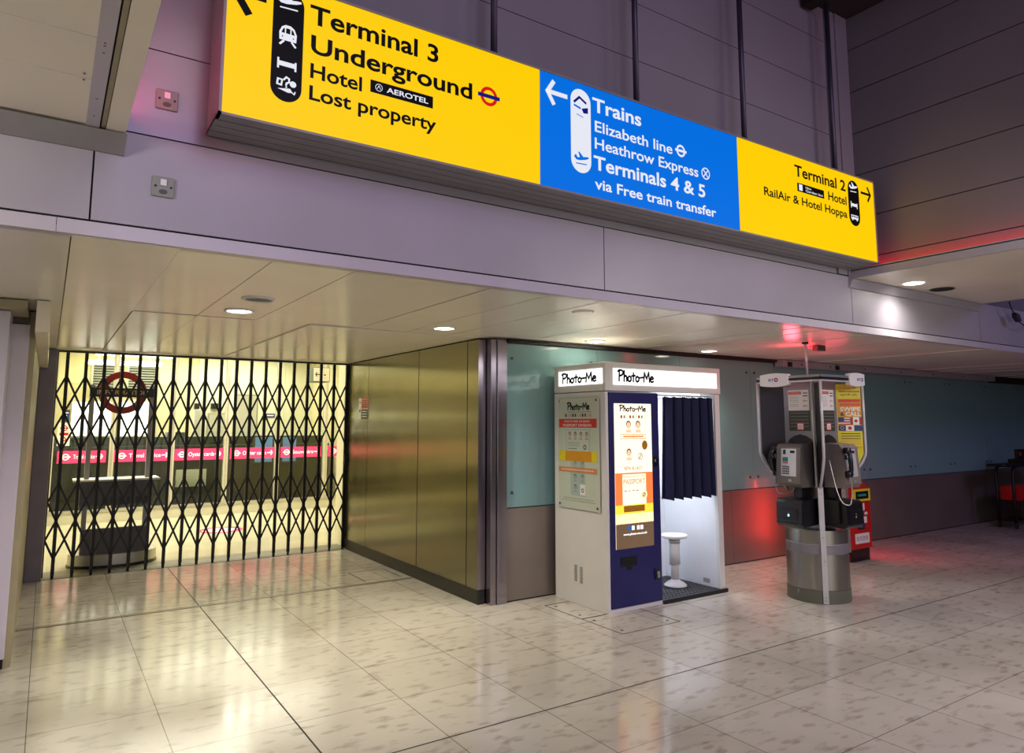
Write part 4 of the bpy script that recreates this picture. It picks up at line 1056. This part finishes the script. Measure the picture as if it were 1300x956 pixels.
wl = wing(-D, D, 'kiosk_dark'); wf = wing(-D, -D, 'kiosk_dark'); wr = wing(D, -D, 'yellow_card'); wb = wing(D, D, 'kiosk_dark')
# printed card on the right wing, read from the left phone side
q = MB('yellow_card')
un = Vector((D, -D, 0)); base = Vector((KX, KY, 0)) ; nn = Vector((-D, -D, 0))
fc = Face(q, base + nn * .0075, un, (0, 0, 1), .0006)
r0, r1 = .235, .435; rc = (r0 + r1) / 2
fc.text('1p cheap for', r0 + .02, r1 - .03, 1.855, .020, 'poster_red', 0, .0); fc.text('international', r0 + .02, r1 - .01, 1.825, .020, 'ink'); fc.text('and UK calls', r0 + .03, r1 - .03, 1.795, .018, 'ink')
fc.rect(r0, r1, 1.605, 1.765, 'poster_amber'); fc.rect(r0 + .01, r1 - .005, 1.735, 1.76, 'poster_red', .0004); fc.rect(r0 + .02, r1 - .005, 1.70, 1.725, 'orange_label', .0004)
fc.text('SWIPE', r0 + .02, r1 - .008, 1.655, .036, 'paper', .001, .03); fc.text('&', r0 + .02, r0 + .055, 1.612, .032, 'ink', .001, .02); fc.text('CALL', r0 + .065, r1 - .005, 1.610, .036, 'paper', .001, .03)
# flags
fc.rect(r0, rc - .0, 1.53, 1.60, 'flag_red');
for k in range(3): fc.rect(r0, rc, 1.54 + .022 * k, 1.549 + .022 * k, 'paper', .0004)
fc.rect(r0, r0 + .05, 1.56, 1.60, 'flag_blue', .0008)
fc.rect(rc + .003, r1, 1.53, 1.60, 'paper'); fc.rect(rc + .003, rc + .025, 1.53, 1.60, 'flag_red', .0004); fc.rect(r1 - .022, r1, 1.53, 1.60, 'flag_red', .0004); fc.disc((rc + r1) / 2, 1.565, .014, 'flag_red', .0004)
fc.rect(r0, r0 + .06, 1.475, 1.525, 'flag_blue'); fc.ring(r0 + .03, 1.50, .012, .015, 'yellow_card', .0004); fc.rect(r0 + .063, r0 + .13, 1.475, 1.525, 'paper'); fc.disc(r0 + .096, 1.50, .016, 'flag_red', .0004); fc.rect(r0 + .133, r1, 1.475, 1.525, 'flag_blue')
for k in range(5): fc.line([(r0 + .02, 1.45 - .022 * k), (r1 - .02, 1.45 - .022 * k)], .006, 'ink' if k < 3 else 'poster_peach')
fc.rect(r0 + .02, r0 + .09, 1.315, 1.34, 'flag_blue'); fc.text('MEXICO', r0 + .10, r1 - .01, 1.318, .018, 'flag_red')
q.build('card_print', wr)
# white spine strip on the front of the drum
q = MB('tube_white'); 
q.M = Matrix.Translation((KX, KY, 0)) @ Matrix.Rotation(-PI / 4, 4, 'Z')
q.box(-.022, .022, -.275, -.262, .005, .615); q.box(-.022, .022, -.262, -.235, .60, .985)
for z in (.03, .06, .36, .56, .93): q.lathe([(.004, -.278), (.004, -.275)], (0, 0, z), 'bolt', 8, axis='y')
q.build('spine_strip', kt)
q = MB('kiosk_grey'); q.M = Matrix.Translation((KX, KY, 0)) @ Matrix.Rotation(-PI / 4, 4, 'Z')
q.tube([(-.028, -.25, .985), (-.028, -.25, 1.94)], .011, 'tube_white'); q.build('corner_tube', kt)
# top bars and the two lozenge heads
tip = lambda dx, dy, r=WR: Vector((KX + dx * r, KY + dy * r, 1.935))
L, Fm, R, B = tip(-D, D), tip(-D, -D), tip(D, -D), tip(D, D)
q = MB('kiosk_grey')
for a, b in ((Fm, L), (Fm, R)):
    q.beam(a + Vector((0, 0, .022)), b + Vector((0, 0, .022)), .02, .02, (0, 0, 1)); q.beam(a, b, .024, .018, (0, 0, 1), 'black_metal'); q.beam(a - Vector((0, 0, .02)), b - Vector((0, 0, .02)), .012, .012, (0, 0, 1), 'tube_white')
for a in (L, Fm, R, B): q.beam(Vector((KX, KY, 1.94)), a, .03, .018, (0, 0, 1))
q.box(KX - .03, KX + .03, KY - .03, KY + .03, 1.945, 1.985)
q.build('top_bars', kt)
def lozenge(a, t0, t1, axis, lab):
    # rounded lozenge along the bar from the wing tip; outline in (along, z)
    n = 8; pts = []
    w = t1 - t0; c = (t0 + t1) / 2; hz = .062
    for k in range(n + 1):
        u = t0 + w * k / n; pts.append((u, 1.935 - hz + .014 * (abs(2 * k / n - 1) ** 2)))
    for k in range(n, -1, -1):
        u = t0 + w * k / n; pts.append((u, 1.935 + hz - .014 * (abs(2 * k / n - 1) ** 2)))
    q = MB('white_paint'); q.prism(pts, a - .022, a + .022, axis=axis); o = q.build('name_head', kt, .006)
    return o
xw = L.x; h1 = lozenge(xw - .0, 3.86, 4.155, 'x', ''); 
fcq = MB('bt_purple'); fc = Face(fcq, (xw - .022, 0, 0), (0, -1, 0), off=.0012)
fc.text('BT', -4.06, -4.005, 1.925, .022, 'bt_purple', 0, .02); fc.ring(-3.98, 1.936, .009, .019, 'bt_purple'); fc.poly([(-3.985, 1.955), (-3.962, 1.952), (-3.958, 1.935), (-3.972, 1.945)], 'sign_red', .0006); fcq.build('logo', h1)
yw = R.y; h2 = lozenge(yw, 5.955, 6.19, 'y', '')
fcq = MB('bt_purple'); fc = Face(fcq, (0, yw - .022, 0), off=.0012)
fc.text('BT', 6.07, 6.125, 1.925, .022, 'bt_purple', 0, .02); fc.ring(6.15, 1.936, .009, .017, 'bt_purple'); fc.poly([(6.145, 1.953), (6.165, 1.952), (6.168, 1.938)], 'sign_red', .0006); fcq.build('logo', h2)
# conduit from the ceiling
q = MB('tube_white'); q.tube([(5.806, 3.862, 2.29), (5.825, 3.868, 2.12), (5.83, 3.87, 1.985)], .009); q.lathe([(.03, 2.29), (.03, 2.27)], (5.806, 3.862, 0), 'black_plastic', 16); q.build('conduit', kt)

def payphone(M, lab, beige):
    o = M @ Vector((0, 0, .985))
    t = thing('payphone', lab, 'payphone', o, 'payphones on the kiosk')
    body = 'phone_beige' if beige else 'phone_grey'
    q = MB(body, M)
    y0, y1 = -.37, -KS - .006      # front and back of the body
    # side profile, extruded across: sloping face
    prof = [(y1, .985), (y0 + .03, .985), (y0, 1.02), (y0 + .025, 1.33), (y0 + .05, 1.36), (y1, 1.37)]
    q.prism(prof, -.125, .115, axis='x')
    q.build('body', t, .008)
    sl = Vector((0, .025, .31)).normalized()
    q = MB('phone_face', M); nrm = Vector((0, -.31, .025)).normalized()
    o0 = Vector((0, y0 + .0025, 1.02 + .0))
    def P(a, b, h): return o0 + Vector((a, 0, 0)) + sl * b + nrm * h
    q.add([P(-.075, .06, .004), (P(.075, .06, .004)), P(.075, .30, .004), P(-.075, .30, .004), P(-.075, .06, -.002), P(.075, .06, -.002), P(.075, .30, -.002), P(-.075, .30, -.002)], [(0, 1, 2, 3), (0, 4, 5, 1), (1, 5, 6, 2), (2, 6, 7, 3), (3, 7, 4, 0)])
    fp = q.build('face_plate', t)
    if beige: fp['label'] = 'dull face plate'
    def pad(a0, a1, b0, b1, m, h=.006):
        q.add([P(a0, b0, h), P(a1, b0, h), P(a1, b1, h), P(a0, b1, h), P(a0, b0, .003), P(a1, b0, .003), P(a1, b1, .003), P(a0, b1, .003)], [(0, 1, 2, 3), (0, 4, 5, 1), (1, 5, 6, 2), (2, 6, 7, 3), (3, 7, 4, 0)], m)
    q = MB('ink', M); pad(-.055, -.03, .25, .29, 'ink'); pad(.015, .06, .262, .285, 'ink'); q.build('card_slots', fp)
    q = MB('lcd', M); pad(-.06, -.005, .185, .225, 'lcd'); pad(-.06, -.005, .17, .18, 'poster_red'); q.build('display', fp)
    q = MB('ink', M)
    for i in range(4):
        for j in range(4): pad(-.06 + i * .018, -.049 + i * .018, .075 + j * .02, .088 + j * .02, 'black_plastic', .007)
    q.build('keypad', fp)
    q = MB('alu', M); pad(-.0, .03, .012, .034, 'alu'); q.build('coin_return', t)
    # handset hung on the left side
    q = MB('black_plastic', M); hx = -.158 if not beige else -.098
    hy = y0 - .02 if beige else y0 + .05
    if beige:
        pts = [(hx - .01, y0 + .0 - .02, 1.31), (hx - .02, y0 - .045, 1.27), (hx - .02, y0 - .05, 1.21), (hx - .01, y0 - .045, 1.15), (hx, y0 - .02, 1.11)]
    else:
        pts = [(hx, y0 + .05, 1.32), (hx - .02, y0 + .02, 1.28), (hx - .025, y0 + .01, 1.21), (hx - .02, y0 + .02, 1.14), (hx, y0 + .05, 1.10)]
    q.tube(pts, .019, n=12)
    for p in (pts[0], pts[-1]): q.lathe([(.026, -.028), (.033, -.016), (.033, .016), (.024, .026)], (p[0], p[1] + .005, p[2]), n=18)
    q.build('handset', t)
    q = MB('chrome', M); q.box(hx - .01 if not beige else hx - .012, hx + .03 if not beige else hx + .012, y0 + .0, y0 + .05, 1.23, 1.27); q.build('cradle', t)
    q = MB('cord_metal', M)
    if beige: cp = [(hx, y0 - .02, 1.10), (hx + .01, y0 - .03, 1.0), (hx - .02, y0 - .035, .88), (hx - .05, y0 - .03, .85), (hx - .09, y0 + .01, .88), (hx - .085, y0 + .06, 1.0), (hx - .075, y0 + .10, 1.15), (hx - .065, y0 + .12, 1.22)]
    else: cp = [(hx, y0 + .05, 1.10), (hx - .01, y0 + .05, 1.0), (hx, y0 + .06, .93), (hx + .05, y0 + .07, .915), (hx + .10, y0 + .10, .93), (hx + .13, y0 + .14, .98)]
    sm = []
    for i in range(len(cp) - 1):
        for k in range(5):
            tt = k / 5; p0, p1, p2, p3 = cp[max(i - 1, 0)], cp[i], cp[i + 1], cp[min(i + 2, len(cp) - 1)]
            sm.append(tuple(.5 * (2 * p1[j] + (p2[j] - p0[j]) * tt + (2 * p0[j] - 5 * p1[j] + 4 * p2[j] - p3[j]) * tt ** 2 + (3 * p1[j] - p0[j] - 3 * p2[j] + p3[j]) * tt ** 3) for j in range(3)))
    q.tube(sm + [cp[-1]], .0045, n=8); q.build('cord', t)
payphone(M_W, 'grey payphone with bright face plate on the left side of the kiosk', False)
payphone(M_S @ Matrix.Translation((.03, 0, 0)), 'dull beige payphone with black handset in front, right side of the kiosk', True)
def lower_box(M, lab, dot):
    o = M @ Vector((0, 0, .64)); t = thing('terminal_box', lab, 'box', o, 'black boxes under the payphones')
    q = MB('black_plastic', M); y0, y1 = -.385, -.13
    q.prism([(y1, .66), (y0 + .03, .645), (y0, .67), (y0 + .008, .85), (y0 + .03, .875), (y1, .885)], -.125, .125, axis='x'); q.build('body', t, .012)
    q = MB('dark_blue', M); q.box(-.09, .085, y0 - .003, y0 + .012, .70, .80, 'black_plastic'); q.box(-.008, .006, y0 - .008, y0 - .003, .735, .752, 'led_blue' if dot else 'louvre_grey'); q.box(-.006, .004, y0 - .008, y0 - .003, .762, .772, 'louvre_grey'); q.build('flap', t, .003)
    q = MB('black_plastic', M); q.box(-.155, -.127, y0 + .06, y1 - .02, .69, .88); q.build('side_pocket', t, .004)
    q = MB('black_plastic', M); q.box(-.04, .04, -.24, -.125, .887, .975); q.build('box_bracket', kt)
lower_box(M_W, 'black box with a small blue light under the left payphone', True)
lower_box(M_S, 'plain black box without light under the right payphone', False)

# ------------------------------------------------------------------ red vending machine
t = thing('ticket_machine', 'narrow red machine with yellow-framed screen behind the phone kiosk', 'vending machine', (7.71, 4.75, 0))
x0, x1, y0, y1 = 7.49, 7.935, 4.56, 4.98
q = MB('red_paint'); q.box(x0 + .05, x1 + .02, y0, y1, .14, .80); q.prism([(y0, .80), (y1, .80), (y1, .90), (y0 + .14, .90)], x0 + .05, x1 + .02, axis='x'); q.build('cabinet', t, .01)
q = MB('alu'); q.box(x0, x0 + .048, y0 + .01, y1 - .02, .12, .88); q.build('steel_side', t)
q = MB('red_fin'); q.box(x0 - .04, x0 - .002, y0 + .1, y1, .0, .86); q.build('side_fin', t)
q = MB('black_plastic'); q.box(x0 + .08, x1, y0 + .03, y1, 0, .138); q.build('plinth', t)
q = MB('poster_yel')
q.box(x0 + .11, x1 + .005, y0 - .012, y0 - .0005, .665, .80); q.box(x0 + .155, x1 - .04, y0 - .016, y0 - .0125, .69, .775, 'black_plastic'); q.box(x0 + .19, x1 - .09, y0 - .018, y0 - .0165, .72, .745, 'lcd'); q.build('screen_frame', t)
q = MB('flag_blue'); q.box(x0 + .13, x0 + .26, y0 - .006, y0 - .0005, .565, .64); q.box(x0 + .275, x0 + .33, y0 - .006, y0 - .0005, .56, .64, 'paper')
fc = Face(q, (0, y0 - .006, 0)); fc.rect(x0 + .15, x0 + .24, .60, .615, 'paper'); fc.rect(x0 + .15, x0 + .22, .58, .59, 'paper'); q.build('card_reader', t)
q = MB('paper')
for a, z in ((.14, .51), (.22, .515), (.33, .51), (.14, .455), (.22, .455)): q.box(x0 + a, x0 + a + .055, y0 - .004, y0 - .0005, z, z + .03, 'paper' if z > .5 else 'ink')
q.box(x0 + .31, x0 + .37, y0 - .004, y0 - .0005, .42, .49); q.build('instruction_labels', t)
q = MB('black_plastic'); q.box(x0 + .19, x0 + .32, y0 - .008, y0 - .0005, .355, .40); q.box(x0 + .205, x0 + .305, y0 - .01, y0 - .0085, .37, .388, 'screen_dark'); q.build('ticket_slot', t)
q = MB('paper'); q.box(x0 + .12, x0 + .40, y0 - .004, y0 - .0005, .20, .31); fc = Face(q, (0, y0 - .004, 0))
for k in range(4): fc.ring(x0 + .165 + .06 * k, .255, .014, .022, 'flag_red')
q.build('sticker', t)

# ------------------------------------------------------------------ trolley desk at the right edge
t = thing('service_trolley', 'dark trolley desk with red box standing at the right edge', 'trolley', (11.9, 4.8, 0))
q = MB('black_metal'); q.box(11.35, 13.2, 4.60, 4.94, .90, .935); q.build('top', t, .004)
q = MB('black_metal'); q.tube([(11.15, 4.66, .925), (11.5, 4.66, .935)], .018); q.build('handle', t)
for x in (11.5, 13.1):
    for y in (4.66, 4.88):
        q = MB('black_metal'); q.tube([(x + .12, y, .895), (x + .04, y, .88), (x, y, .82), (x, y, .5), (x, y, .09)], .022); q.build('leg', t)
        q = MB('rubber'); q.lathe([(.045, y - .012), (.045, y + .012)], (x, 0, .045), n=18, axis='y'); q.build('wheel', t)
q = MB('red_paint'); q.box(11.62, 12.9, 4.64, 4.89, .40, .60); q.box(12.2, 12.3, 4.636, 4.64, .45, .55, 'black_plastic'); q.build('red_box', t, .006)
q = MB('black_plastic'); q.box(11.8, 13.0, 4.68, 4.89, .12, .398); q.build('lower_bin', t, .01)
q = MB('black_metal'); q.box(11.48, 13.12, 4.65, 4.90, .10, .118); q.build('lower_shelf', t)
t.location.x += .45
t = thing('card_terminal', 'small dark terminal with red light on the trolley desk', 'terminal', (12.15, 4.8, .936))
q = MB('black_plastic'); q.box(11.98, 12.35, 4.70, 4.90, .936, .99); q.build('base', t, .005)
q = MB('black_plastic'); q.box(12.05, 12.3, 4.78, 4.83, .991, 1.14); q.box(12.09, 12.16, 4.775, 4.78, 1.04, 1.10, 'flag_red'); q.build('display', t, .004)
t.location.x += .45

# ------------------------------------------------------------------ LED strips hidden on top of the side ledges
q = MB('red_led'); q.box(5.60, 5.625, -2.5, 3.15, ZR + .067, ZR + .080); tag(q.build('led_strip'), 'red light strip lying on the ledge over the right soffit', 'light strip')
q = MB('magenta_led'); q.box(.155, .18, 2.4, 3.19, ZR + .101, ZR + .112); tag(q.build('led_strip'), 'magenta light strip lying on top of the left soffit', 'light strip')

# ------------------------------------------------------------------ lights
def area(name, loc, size, energy, col, target=None, sy=None):
    l = bpy.data.lights.new(name, 'AREA'); l.energy = energy; l.color = col; l.size = size
    if sy: l.shape = 'RECTANGLE'; l.size_y = sy
    o = bpy.data.objects.new(name, l); COL.objects.link(o); o.location = loc
    d = (Vector(target) - Vector(loc)) if target else Vector((0, 0, -1))
    o.rotation_euler = d.to_track_quat('-Z', 'Y').to_euler()
    return o
# office fluorescents (warm, greenish)
OC = (1, .95, .76)
area('office_lamp', (1.4, 10.6, 2.92), 2.4, 125, OC, sy=1.6)
area('office_lamp', (3.3, 11.6, 2.92), 1.6, 70, OC, sy=1.6)
area('office_lamp', (2.3, 14.2, 2.9), 3.6, 100, (1, .97, .80), sy=.5)
# booth interior
area('booth_lamp', (4.9, 4.83, 1.79), .5, 15, (.84, .90, 1.0), sy=.35)
# hall light from out of view: purple wash and added cool white fill
area('hall_wash', (1.5, -2.2, 4.9), 2.5, 95, (.66, .48, 1.0), (2.2, 3.2, 3.0))
area('hall_wash', (5.0, -3.5, 4.6), 1.5, 38, (.72, .50, 1.0), (5.0, 3.2, 2.8))
area('hall_wash', (12.0, -2.0, 3.5), 2.0, 16, (.40, .40, 1.0), (11.0, 5.2, 1.0))
area('hall_white', (5.2, .4, 2.72), 1.2, 50, (1, .96, .92), (4.9, 2.4, 0))
area('hall_white', (-1.6, 1.8, 2.66), .8, 50, (1, .95, .92), (-.4, 5.5, .8))
area('hall_white', (1.5, -1.0, 5.0), 2.0, 40, (1, .96, .92))
area('hall_wash', (11.5, -1.5, 4.6), 1.5, 70, (.62, .46, 1.0), (9.3, 3.3, 2.4))
# broad frontal fill light, added unseen behind the viewer
area('front_fill', (2.5, -5.2, 1.5), 7.0, 75, (1, .94, .86), (2.8, 4.0, 1.7), sy=2.4)
# red glow sources
for x, y, z, e, r in ((5.98, 4.12, 2.14, 4.0, .07), (6.9, 4.35, 2.02, 3.0, .25)):
    l = bpy.data.lights.new('red_glow', 'POINT'); l.energy = e; l.color = (1, .08, .12); l.shadow_soft_size = r
    o = bpy.data.objects.new('red_glow', l); COL.objects.link(o); o.location = (x, y, z)
area('red_machine_glow', (7.42, 4.86, .50), .12, 2.2, (1, .04, .03), (6.6, 5.25, .65), sy=.7)
area('red_machine_glow', (7.98, 4.80, .50), .12, 8, (1, .05, .08), (8.9, 4.5, -.2), sy=.6)

w = bpy.data.worlds.new('World'); S.world = w; w.use_nodes = True
w.node_tree.nodes['Background'].inputs[0].default_value = (.5, .42, .62, 1); w.node_tree.nodes['Background'].inputs[1].default_value = .05

# ------------------------------------------------------------------ camera
cd = bpy.data.cameras.new('camera'); cam = bpy.data.objects.new('camera', cd); COL.objects.link(cam); S.camera = cam
cd.sensor_width = 36; cd.sensor_fit = 'HORIZONTAL'; cd.lens = F_PX / 1300 * 36
cd.shift_y = -(478 - CY) / 1300
cd.clip_start = .05; cd.clip_end = 100
cam.location = (0, 0, EYE)
fw = Vector((FX * math.cos(TH), FY * math.cos(TH), math.sin(TH)))
cam.rotation_euler = fw.to_track_quat('-Z', 'Y').to_euler()
S.view_settings.view_transform = 'Standard'; S.view_settings.look = 'None'; S.view_settings.gamma = 1; S.view_settings.exposure = 0
S.view_settings.use_curve_mapping = False
